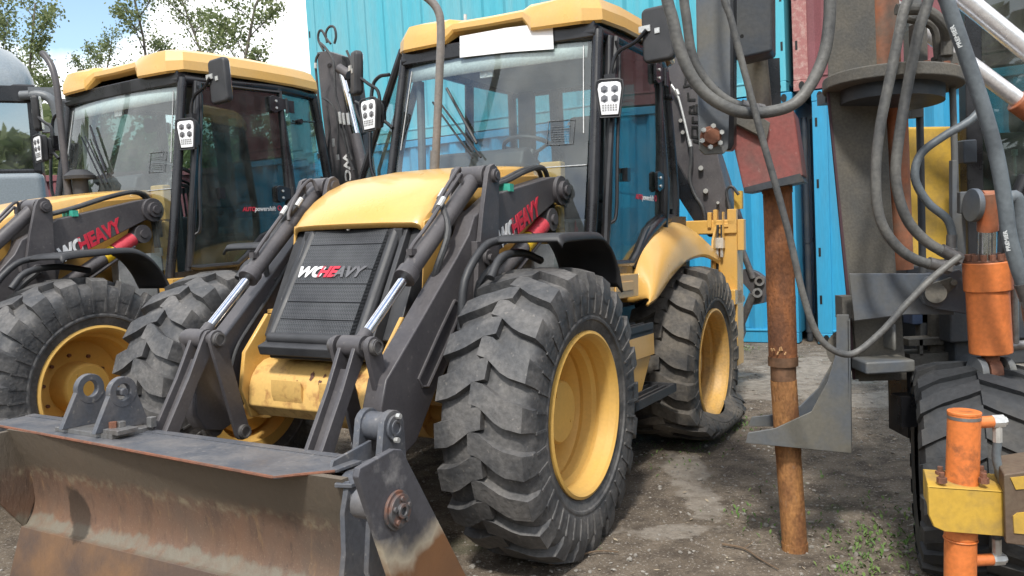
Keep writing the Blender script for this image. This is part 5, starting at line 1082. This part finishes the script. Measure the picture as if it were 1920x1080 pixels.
# ------------------------------------------------------------------ drilling rig at the right
def rig():
    r = empty('drilling_rig', loc=(1.9, 4.2, 0)); inv = Vector((1.9, 4.2, 0))
    A = lambda px, py, y: at(px, py, y)-inv
    def plate(px, y, th, **k): b = MB(); b.prism([A(x, z, y) for x, z in px], EX(th)); return b
    def EX(th): return Vector((.42*th, th, 0))     # the rig stands turned about 23 degrees to the right
    mast = empty('mast'); mast.parent = r
    # column
    b = plate([(1560, -420), (1648, -420), (1658, 130), (1668, 330), (1684, 560), (1700, 705), (1602, 712), (1590, 560), (1566, 330), (1552, 150)], 3.72, .20); col = b.to('mast_column', 'rig_dusty', mast, bevel=.006)
    b = MB(); b.prism([A(*p, 3.715) for p in ((1549, 150), (1553, 150), (1594, 560), (1604, 712), (1600, 712), (1589, 560))], (0, .012, 0)); b.to('column_edge', 'maroon_dark', mast)
    # round table flange
    b = MB(); c = A(1672, 168, 3.66); nrm = Vector((.06, .05, 1)).normalized(); b.disc(c, nrm, .285, .055, n=48); fl = b.to('table_flange', 'rig_dusty', mast, bevel=.008)
    b = MB(); b.disc(c-nrm*.06, nrm, .21, .06, n=40); b.to('table_underside', 'rig_dark', mast)
    b = MB()
    for k in range(7): t = R(200+k*26); b.cyl(c+Vector((.24*math.cos(t), .24*math.sin(t), .04)), c+Vector((.24*math.cos(t), .24*math.sin(t), .075)), .016, n=6)
    b.to('flange_bolts', 'rust_cast', fl)
    b = MB(); b.box(A(1782, 118, 3.6), (.12, .1, .07)); b.cyl(A(1775, 105, 3.55), A(1776, 70, 3.55), .026, n=10); b.tube([A(1776, 75, 3.55), A(1768, 45, 3.5), A(1735, 20, 3.5), A(1680, 18, 3.5)], .024, n=10); b.tube([A(1760, 110, 3.6), A(1750, 50, 3.58), A(1700, 34, 3.58)], .02, n=8); b.box(A(1722, 100, 3.7), (.06, .05, .25)); b.to('swivel_block', 'rig_dusty', mast, bevel=.004)
    # vertical orange feed cylinder behind the hoses
    b = MB(); b.cyl(A(1655, -60, 3.75), A(1662, 150, 3.75), .062, n=28); b.to('feed_cylinder', 'orange_dull', mast)
    b = MB(); b.cyl(A(1678, 195, 3.80), A(1690, 505, 3.80), .052, n=28); b.to('lower_feed_cylinder', 'orange_dull', mast)
    b = MB(); b.box(A(1640, 180, 3.9), (.5, .1, .05)); b.box(A(1712, 100, 3.95), (.06, .06, .6)); b.to('mast_bracket', 'rig_grey', mast)
    # lower cross bracket with lug
    b = plate([(1592, 513), (1745, 513), (1790, 520), (1790, 590), (1700, 590), (1602, 602)], 3.55, .02); b.prism([A(*p, 3.50) for p in ((1722, 545), (1740, 520), (1800, 505), (1830, 540), (1820, 590), (1760, 580), (1735, 570))], (0, .03, 0)); br = b.to('side_bracket', 'rig_grey', mast, bevel=.004)
    b = MB(); b.cyl(A(1755, 550, 3.44), A(1755, 550, 3.5), .042, n=20); b.cyl(A(1789, 530, 3.44), A(1789, 530, 3.5), .014, n=8); b.prism([A(*p, 3.47) for p in ((1740, 535), (1785, 520), (1796, 533), (1760, 568), (1742, 562))], (0, .02, 0)); b.to('pivot_pin', 'rig_dusty', br, bevel=.003)
    b = MB(); b.box(A(1655, 683, 3.62), (.215, .16, .055)); b.box(A(1668, 630, 3.66), (.02, .1, .12)); b.to('column_foot', 'rig_grey', mast, bevel=.012)
    b = plate([(1600, 600), (1690, 590), (1700, 712), (1610, 715)], 3.70, .015); b.to('foot_plate', 'rig_dusty', mast)
    # pipe guide : two plates that take the drill pipe between them
    b = plate([(1398, 831), (1402, 812), (1454, 803), (1521, 772), (1552, 715), (1568, 660), (1568, 590), (1592, 590), (1594, 850)], 3.58, .012); b.prism([A(*p, 3.58) for p in ((1588, 600), (1594, 600), (1597, 850), (1591, 850))], EX(.24)); b.prism([A(*p, 3.84) for p in ((1404, 800), (1410, 782), (1456, 777), (1500, 762), (1535, 728), (1570, 665), (1590, 600), (1592, 800))], (0, .012, 0))
    b.prism([A(1400, 828, 3.582), A(1470, 838, 3.582), A(1470, 838, 3.838), A(1400, 828, 3.838)], (0, 0, .01)); g = b.to('pipe_guide', 'rig_grey', mast, bevel=.003)
    b = MB(); b.ring(A(1592, 655, 3.82), A(1592, 655, 3.88), .10, .05, n=30); b.box(A(1583, 575, 3.7), (.05, .08, .10)); b.to('guide_roller', 'rig_dusty', mast)
    # left head : steel strap with the big bolt, dark gearbox, shaft, red housing
    b = MB(); b.prism([A(*p, 3.35) for p in ((1300, -420), (1370, -420), (1370, 180), (1368, 205), (1366, 278), (1358, 288), (1322, 290), (1312, 280), (1310, 200))], (0, .02, 0)); st = b.to('head_strap', 'rig_grey', mast, bevel=.004)
    b = MB(); b.prism([A(*p, 3.38) for p in ((1300, -420), (1378, -420), (1376, 270), (1370, 282), (1330, 282), (1314, 262))], EX(.08)); b.to('head_arm', 'black', mast, bevel=.006)
    b = MB(); bc = A(1332, 257, 3.35); b.cyl(bc, bc-Vector((0, .035, 0)), .034, n=6); b.cyl(bc, bc-Vector((0, .012, 0)), .043, n=24); b.to('big_bolt', 'rust_cast', st, bevel=.004)
    b = MB()
    for k in range(6): t = R(60*k+20); b.cyl(bc+Vector((.042*math.cos(t), -.014, .042*math.sin(t))), bc+Vector((.042*math.cos(t), -.03, .042*math.sin(t))), .010, n=6)
    b.to('lock_teeth', 'white_steel', st)
    b = MB(); b.cyl(A(1345, 166, 3.345), A(1345, 166, 3.36), .008, n=10); b.cyl(A(1391, 68, 3.34), A(1391, 68, 3.36), .008, n=10); b.to('strap_hole', 'black_decal', st)
    b = MB(); b.prism([A(*p, 3.335) for p in ((1289, 64), (1297, 62), (1303, 85), (1302, 108), (1292, 111))], (0, .006, 0)); b.to('white_sticker', 'white', st)
    b = MB(); b.prism([A(*p, 3.45) for p in ((1368, -420), (1444, -420), (1448, 96), (1378, 112))], EX(.16)); b.to('gearbox', 'rig_dark', mast, bevel=.012)
    b = MB(); b.cyl(A(1415, 100, 3.7), A(1428, 235, 3.7), .052, n=24); b.to('kelly_shaft', 'steel_worn', mast)
    b = MB(); b.bb(A(1435, 110, 3.78), A(1457, 215, 3.84)); b.to('shaft_guard', 'black', mast)
    c0 = [(1366, 232), (1380, 222), (1488, 205), (1506, 330), (1394, 356)]
    b = MB(); b.prism([A(*p, 3.52) for p in c0], EX(.30)); b.to('red_housing', 'red_box', mast, bevel=.008)
    b = MB(); b.prism([A(*p, 3.49) for p in ((1306, 196), (1322, 192), (1360, 208), (1420, 214), (1445, 230), (1438, 262), (1405, 245), (1372, 228), (1330, 208))], (0, .028, 0)); b.to('head_gusset', 'rig_dusty', mast, bevel=.004)
    b = MB(); b.prism([A(*p, 3.512) for p in ((1500, 325), (1508, 340), (1395, 362), (1394, 352))], EX(.28)); b.to('housing_skirt', 'rig_dark', mast)
    # drill pipe
    b = MB(); b.cyl(A(1457, 345, 3.7), A(1468, 668, 3.7), .0625, n=32); b.cyl(A(1457, 350, 3.7), A(1457.4, 362, 3.7), .066, n=32); pp = b.to('drill_pipe', 'rust', mast)
    b = MB(); b.cyl(A(1468, 668, 3.7), A(1468.3, 685, 3.7), .066, .066, n=32); b.cyl(A(1468.4, 685, 3.7), A(1469, 712, 3.7), .056, n=32); b.to('pipe_joint', 'rust_joint', pp)
    b = MB(); b.cyl(A(1469, 712, 3.7), A(1478, 850, 3.7), .0575, n=32); b.cyl(A(1478, 850, 3.7), A(1490, 1020, 3.7), .056, n=32); b.cyl(A(1490, 1016, 3.7), A(1491, 1046, 3.7), .0585, n=32); b.to('lower_pipe', 'rust_ochre', pp)
    rnd = random.Random(4); b = MB()
    for k in range(9): px = 1448+k*4.6; b.tube([A(px, 661+rnd.uniform(-5, 5), 3.7-.063+abs(px-1467)*.0007), A(px+rnd.uniform(-3, 4), 655+rnd.uniform(-8, 8), 3.7-.0635+abs(px-1467)*.0007)], .004, n=5, smooth=0)
    b.to('weld_scars', 'weld', pp)
    # hoses
    def hose(name, pts, y, rad, mt, yv=None, n=12):
        b = MB(); P_ = [A(p[0], p[1], (yv[i] if yv else y)) for i, p in enumerate(pts)]; b.tube(P_, rad, n=n, smooth=5); h_ = b.to(name, mt, mast)
        if 'hose' in name and pts[-1][1] < 1070 and 0 < pts[-1][1]:
            e, f = P_[-1], P_[-2]; d_ = (f-e).normalized(); c_ = MB(); c_.cyl(e+d_*.065, e, rad*1.22, n=14); c_.cyl(e, e-d_*.025, rad*1.35, n=6); c_.to('crimp_fitting', 'steel_dark', h_)
        return h_
    hose('looped_hose', [(1246, -420), (1246, -60), (1262, 40), (1285, 120), (1322, 175), (1380, 208), (1440, 210), (1495, 190), (1535, 130), (1553, 60), (1556, -50), (1550, -400)], 3.2, 0.0227, 'hose_dusty')
    hose('looped_hose', [(1280, -420), (1280, -60), (1288, 40), (1300, 110), (1330, 160), (1370, 192), (1420, 205)], 3.26, 0.0185, 'hose_dusty')
    hose('thin_cable', [(1350, -420), (1350, -60), (1372, 40), (1400, 150), (1430, 262), (1458, 360), (1482, 450), (1505, 550), (1530, 622), (1560, 655), (1600, 663), (1650, 625), (1700, 570), (1750, 520), (1800, 480)], 3.15, 0.0130, 'hose_dusty')
    hose('pressure_hose', [(1710, -420), (1710, -60), (1692, 30), (1672, 130), (1650, 240), (1642, 330), (1650, 410), (1680, 460), (1720, 488), (1770, 500)], 3.3, 0.0202, 'hose_dusty')
    hose('pressure_hose', [(1748, -420), (1748, -60), (1722, 60), (1700, 170), (1684, 270), (1680, 340), (1700, 410), (1740, 455), (1790, 482)], 3.35, 0.0210, 'hose_dusty')
    hose('s_bend_hose', [(1850, 190), (1820, 225), (1770, 255), (1726, 290), (1716, 335), (1740, 380), (1775, 410), (1785, 440), (1783, 470)], 3.4, 0.0168, 'hose_grey')
    h5 = hose('thick_hose', [(1752, -420), (1752, -70), (1775, 0), (1806, 90), (1840, 190), (1868, 290), (1884, 380), (1892, 440), (1908, 500), (1930, 560)], 3.05, 0.0269, 'hose_grey', n=16)
    a, c = A(1795, 75, 3.015), A(1812, 120, 3.015); text('PREMIER', .022, A(1803, 88, 3.014)+Vector((0, -.004, 0)), (A(1782, 35, 3.014)-A(1803, 88, 3.014)), Vector((-1, 0, -.3)), 'grey_print', h5, 'printed_lettering', off=.0006, depth=.004)
    text('PREMIER', .020, A(1893, 470, 3.012)+Vector((0, -.004, 0)), (A(1884, 420, 3.012)-A(1893, 470, 3.012)), Vector((-1, 0, -.2)), 'grey_print', h5, 'printed_lettering', off=.0005, depth=.004)
    hose('guide_rod', [(1724, 190), (1727, 350), (1730, 520)], 3.95, .017, 'rig_dark'); hose('guide_rod', [(1786, 165), (1790, 300), (1792, 380)], 3.6, .014, 'rig_grey')
    hose('small_hose', [(1880, 380), (1905, 370), (1915, 420), (1925, 520), (1935, 600)], 3.2, 0.0252, 'hose_grey')
    # hose end fittings
    b = MB(); b.cyl(A(1783, 465, 3.4), A(1783, 495, 3.4), .026, n=8); b.prism([A(*p, 3.42) for p in ((1786, 300), (1795, 300), (1795, 400), (1812, 402), (1812, 480), (1786, 480))], (0, .03, 0)); b.to('hose_clamp', 'rig_grey', mast, bevel=.003)
    # clevis with orange rod end
    rc = empty('slew_cylinder'); rc.parent = r
    y = 3.35
    b = MB(); b.cyl(A(1850, 520, y), A(1858, 662, y), .080, n=32); b.cyl(A(1850, 490, y), A(1853, 545, y), .090, n=32); b.to('cylinder_barrel', 'orange', rc, bevel=.006)
    b = MB()
    for k in range(14): t = R(k*360/14); c0_ = A(1850, 488, y)+Vector((.072*math.cos(t), .072*math.sin(t), 0)); b.cyl(c0_, c0_+Vector((0, 0, .025)), .012, n=8)
    b.cyl(A(1850, 492, y), A(1850, 489, y), .086, n=32); b.to('gland_bolts', 'rust_cast', rc)
    b = MB(); b.cyl(A(1852, 425, y), A(1851, 492, y), .034, n=20); b.to('piston_rod', 'chrome', rc)
    b = MB(); b.cyl(A(1852, 362, y-.03)-Vector((.0, 0, 0)), A(1852, 432, y), .040, n=20); b.cyl(A(1838, 378, y), A(1868, 378, y), .045, n=24); b.to('rod_end', 'orange_dull', rc)
    b = MB(); b.cyl(A(1820, 385, y), A(1831, 385, y), .068, n=28); b.cyl(A(1872, 385, y), A(1880, 385, y), .068, n=28); b.cyl(A(1812, 388, y+.1), A(1822, 388, y+.1), .05, n=20); b.box(A(1804, 380, y+.1), (.04, .05, .09)); b.to('clevis', 'rig_grey', rc, bevel=.004)
    b = MB(); b.cyl(A(1857, 664, y), A(1857, 720, y), .034, n=20); b.cyl(A(1845, 697, y), A(1868, 697, y), .055, n=24); b.to('lower_eye', 'rust_cast', rc)
    b = MB(); b.cyl(A(1826, 700, y), A(1839, 700, y), .068, n=28); b.cyl(A(1877, 700, y), A(1890, 700, y), .068, n=28); b.to('lower_clevis', 'rig_grey', rc, bevel=.004)
    b = MB(); b.cyl(A(1900, 540, y), A(1902, 650, y), .018, n=10); b.cyl(A(1888, 650, y), A(1935, 645, y), .02, n=10); b.cyl(A(1905, 500, y), A(1903, 545, y), .013, n=10); b.to('steel_line', 'steel', rc)
    # long chrome rods of the tilt cylinders
    for nm, p0, p1, yy, rad in (('tilt_rod', (1640, -139), (1945, 110), 4.0, .046), ('tilt_rod', (1660, 2), (1915, 192), 4.0, .038)):
        b = MB(); b.cyl(A(*p0, yy), A(*p1, yy), rad, n=24); b.to(nm, 'chrome_sky_white', r)
    b = MB(); b.cyl(A(1905, 188, 4.0), A(2200, 400, 4.0), .055, n=24); b.to('tilt_barrel', 'orange_dull', r, bevel=.01)
    # carrier : chassis, body, cab
    b = plate([(1697, 238), (1836, 236), (1850, 560), (1700, 560)], 4.55, .9); b.to('engine_cover', 'yellow_rig', r, bevel=.015)
    b = plate([(1895, 430), (1990, 430), (1990, 560), (1880, 560)], 4.3, .5); b.to('side_cover', 'yellow_rig', r, bevel=.015)
    cabn = empty('rig_cab'); cabn.parent = r
    b = MB(); y = 4.4
    for px_ in ((1815, -160, 1832, 520, .045), (1998, -160, 1990, 520, .05)): b.bb(A(px_[0]-8, px_[1], y), A(px_[2], px_[3], y+.08))
    b.tube([A(1925, 330, y), A(1885, 420, y), A(1868, 520, y)], .04, n=10); b.bb(A(1820, 520, y), A(1990, 545, y+.6)); b.bb(A(1800, -165, y-.05), A(2010, -140, y+.95)); b.bb(A(1820, -60, y+.95), A(1835, 520, y+1.0)); b.bb(A(2080, -60, y+.95), A(2095, 520, y+1.0)); b.to('cab_frame', 'black', cabn, bevel=.01)
    b = MB(); b.prism([A(*p, y+.03) for p in ((1828, -140), (1992, -140), (1990, 520), (1832, 520))], (0, .006, 0)); b.to('cab_glass', 'glass_door', cabn)
    b = MB(); b.bb(A(1845, 250, y+.5), A(1985, 520, y+.75)); b.bb(A(1900, 170, y+.62), A(1960, 250, y+.7)); b.to('cab_seat', 'seat', cabn, bevel=.04)
    b = MB(); b.tube([A(1902, 290, y+.3), A(1904, 330, y+.3)], .008, n=8, smooth=0); b.cyl(A(1902, 280, y+.3), A(1902, 292, y+.3), .016, n=12); b.to('joystick', 'white_steel', cabn)
    b = MB(); b.box(A(1812, 285, 4.3), (.07, .08, .12)); b.to('door_latch', 'rig_dark', cabn, bevel=.008)
    b = MB(); b.bb(A(1595, 590, 4.2), A(1990, 650, 4.4)); b.bb(A(1690, 590, 4.05), A(1750, 700, 4.2)); b.bb(A(1700, 500, 4.1), A(1990, 600, 4.5)); b.bb(A(1790, 640, 3.75), A(1990, 670, 3.85)); b.bb(A(1725, 560, 3.9), A(1752, 720, 3.96)); b.bb(A(1780, 560, 3.7), A(1990, 625, 3.8)); b.to('carrier_chassis', 'rig_dark', r, bevel=.01)
    b = MB(); b.box(A(1728, 560, 3.95), (.14, .1, .24)); b.to('blue_tank', 'navy', r, bevel=.01)
    b = MB(); b.prism([A(*p, 3.85) for p in ((1745, 590), (1775, 590), (1785, 660), (1790, 700), (1745, 705))], (0, .03, 0)); b.bb(A(1706, 665, 3.8), A(1748, 680, 3.95)); b.bb(A(1704, 637, 3.8), A(1748, 640, 3.9)); b.bb(A(1724, 637, 3.8), A(1727, 665, 3.82)); b.to('step_bracket', 'rig_dusty', r)
    b = MB(); b.bb(A(1700, 690, 3.9), A(1712, 800, 4.1)); b.bb(A(1690, 745, 3.6), A(1702, 790, 3.7)); b.to('mud_flap', 'black', r)
    # tyre under the carrier (tread towards the camera)
    wr = empty('rig_wheel'); wr.parent = r; cx = A(1812, 900, 3.42); wr.location = (cx.x+.035, 3.42-4.2, .425); wr.rotation_euler = (0, 0, -R(23))
    b = MB(); W = .225; Rr = .43
    prof = [(Rr-.16, -W*.95), (Rr-.08, -W), (Rr-.02, -W*.92), (Rr, -W*.7), (Rr+.005, 0)]; prof += [(a, -c_) for a, c_ in prof[-2::-1]]
    rows = []
    for k in range(90):
        t = 2*math.pi*k/90; rows.append([(y_, a*math.cos(t), a*math.sin(t)) for a, y_ in prof])
    rows.append(rows[0]); b.grid(rows)
    for s in (1, -1):
        for k in range(20):
            t0 = 2*math.pi*(k+(.5 if s > 0 else 0))/20; rw = []
            for (u, dt, rt) in ((1.02, -.10, Rr-.05), (.97, -.09, Rr+.0), (.6, 0, Rr+.022), (.2, .09, Rr+.026), (.0, .15, Rr+.026)):
                rw.append([(s*u*W, q*math.cos(-t0-dt+e), q*math.sin(-t0-dt+e)) for q, e in ((Rr-.06, -.085), (rt, -.075), (rt, .075), (Rr-.06, .085))])
            b.grid(rw)
            for z_ in (rw[0], rw[-1]): b.bm.faces.new([b.bm.verts.new(v) for v in z_])
    b.to('rig_tyre', 'rubber_shaded', wr)
    b = MB(); b.cyl((-.2, 0, 0), (.2, 0, 0), .27, n=30); b.to('rig_rim', 'rig_dark', wr)
    # outrigger jack
    jk = empty('outrigger'); jk.parent = r; y = 2.72
    t0, t1 = A(1808, 772, y), A(1797, 1150, y)
    dd = (t1-t0); b = MB(); b.cyl(t0, t0+dd*.62, .051, n=36); b.cyl(t0+dd*.62, t0+dd*.63, .054, n=36); b.cyl(t0+dd*.63, Vector((t1.x, t1.y, -.0)), .050, n=36); b.cyl(t0-dd*.004, t0+dd*.012, .0525, n=36); b.to('jack_cylinder', 'orange_chip', jk, bevel=.003)
    b = MB(); b.cyl(t0+dd*.018, t0+dd*.034, .0518, n=36, caps=False); b.to('scuffed_band', 'steel', jk)
    for py0 in (792, 1050):
        b = MB(); q = A(1835, py0, y); b.cyl(q-Vector((.02, 0, 0)), q+Vector((.045, 0, 0)), .020, n=16); b.to('port_boss', 'orange', jk)
        b = MB(); b.cyl(q+Vector((.045, 0, 0)), q+Vector((.082, 0, 0)), .022, n=8); b.cyl(q+Vector((.082, 0, 0)), q+Vector((.092, 0, 0)), .014, n=8); e_ = q+Vector((.062, 0, -.0)); up = -1 if py0 < 900 else 1
        b.cyl(e_, e_+Vector((0, 0, .07*up)), .015, n=8); b.to('hose_elbow', 'white_steel', jk)
    e_ = A(1835, 792, y)+Vector((.062, 0, -.07)); b = MB(); b.tube([e_, e_+Vector((-.004, 0, -.06)), e_+Vector((.012, .0, -.12)), e_+Vector((.024, .01, -.18))], .014, n=10)
    e2 = A(1835, 1050, y)+Vector((.062, 0, .07)); b.tube([e2, e2+Vector((-.005, .02, .08)), e2+Vector((0, .05, .12))], .014, n=10); b.to('jack_hose', 'hose_grey', jk)
    yb = y-.075
    poly = [(1741, 912), (1950, 926), (1950, 1008), (1882, 1006), (1772, 997), (1752, 988), (1742, 965)]
    b = MB(); b.prism([A(*p, yb) for p in poly], (0, .012, 0)); b.prism([A(*p, yb) for p in ((1740, 912), (1950, 926), (1950, 930), (1742, 916))], EX(.15)*1.2); b.prism([A(*p, yb)+EX(.17) for p in poly], (0, .012, 0)); b.prism([A(*p, yb) for p in ((1740, 912), (1743, 912), (1745, 965), (1742, 965))], EX(.17)); b.to('jack_bracket', 'yellow_rig', jk, bevel=.004)
    b = MB(); b.prism([A(*p, yb-.03) for p in ((1882, 890), (1950, 880), (1950, 1028), (1886, 1020))], EX(.2)); b.to('outrigger_beam', 'rig_rusty', jk, bevel=.006)
    b = MB(); b.prism([A(*p, yb-.034) for p in ((1900, 968), (1908, 962), (1950, 958), (1950, 1004), (1902, 1000))], (0, .004, 0)); b.prism([A(*p, yb-.034) for p in ((1895, 896), (1950, 890), (1950, 915), (1905, 918))], (0, .004, 0)); b.to('paint_remnant', 'yellow_rig', jk)
    b = MB()
    for p in ((1766, 905, .02), (1763, 893, .13), (1845, 906, .02), (1840, 892, .12)): q = A(p[0], p[1], yb+p[2]); b.cyl(q, q+Vector((0, 0, .018)), .016, n=6); b.cyl(q+Vector((0, 0, .018)), q+Vector((0, 0, .034)), .009, n=8)
    b.to('bracket_bolts', 'rust_cast', jk)
    tag(r, 'drilling rig with grey mast, rusty drill pipe, hoses and orange jack at right', 'drilling rig')
M['rubber_shaded'] = mat('shaded_tyre_rubber', (.022, .024, .027), .7, dirt=(.085, .078, .068), damt=.8, dscale=3, dpos=.55, bump=.3, bscale=45, var=.2)  # shade on the rig tyre put into a darker rubber colour
M['chrome_sky_white'] = mat('sky_whitened_chrome', (.9, .9, .92), .30, metal=.6, damt=.1, bump=0)  # white sky reflection on the rods put into the base colour
M['steel_worn'] = mat('worn_dusty_shaft', (.14, .125, .105), .5, metal=.4, dirt=(.36, .31, .22), damt=.7, dscale=6)
M['rust_joint'] = mat('dark_rusty_joint', (.13, .075, .045), .55, metal=.3, dirt=(.3, .16, .09), damt=.6, dscale=12)
M['weld'] = mat('weld_scar', (.45, .26, .12), .6, damt=.3)
M['navy'] = mat('navy_tank_paint', (.03, .05, .10), .5, damt=.3)
M['rig_rusty'] = mat('brown_rusty_beam', (.13, .095, .065), .7, dirt=(.09, .05, .035), damt=.8, dscale=7, bump=.2)
M['grey_print'] = mat('grey_print', (.5, .52, .52), .6, damt=.3)
M['maroon_dark'] = mat('dark_maroon_edge', (.07, .035, .045), .6)
rig()
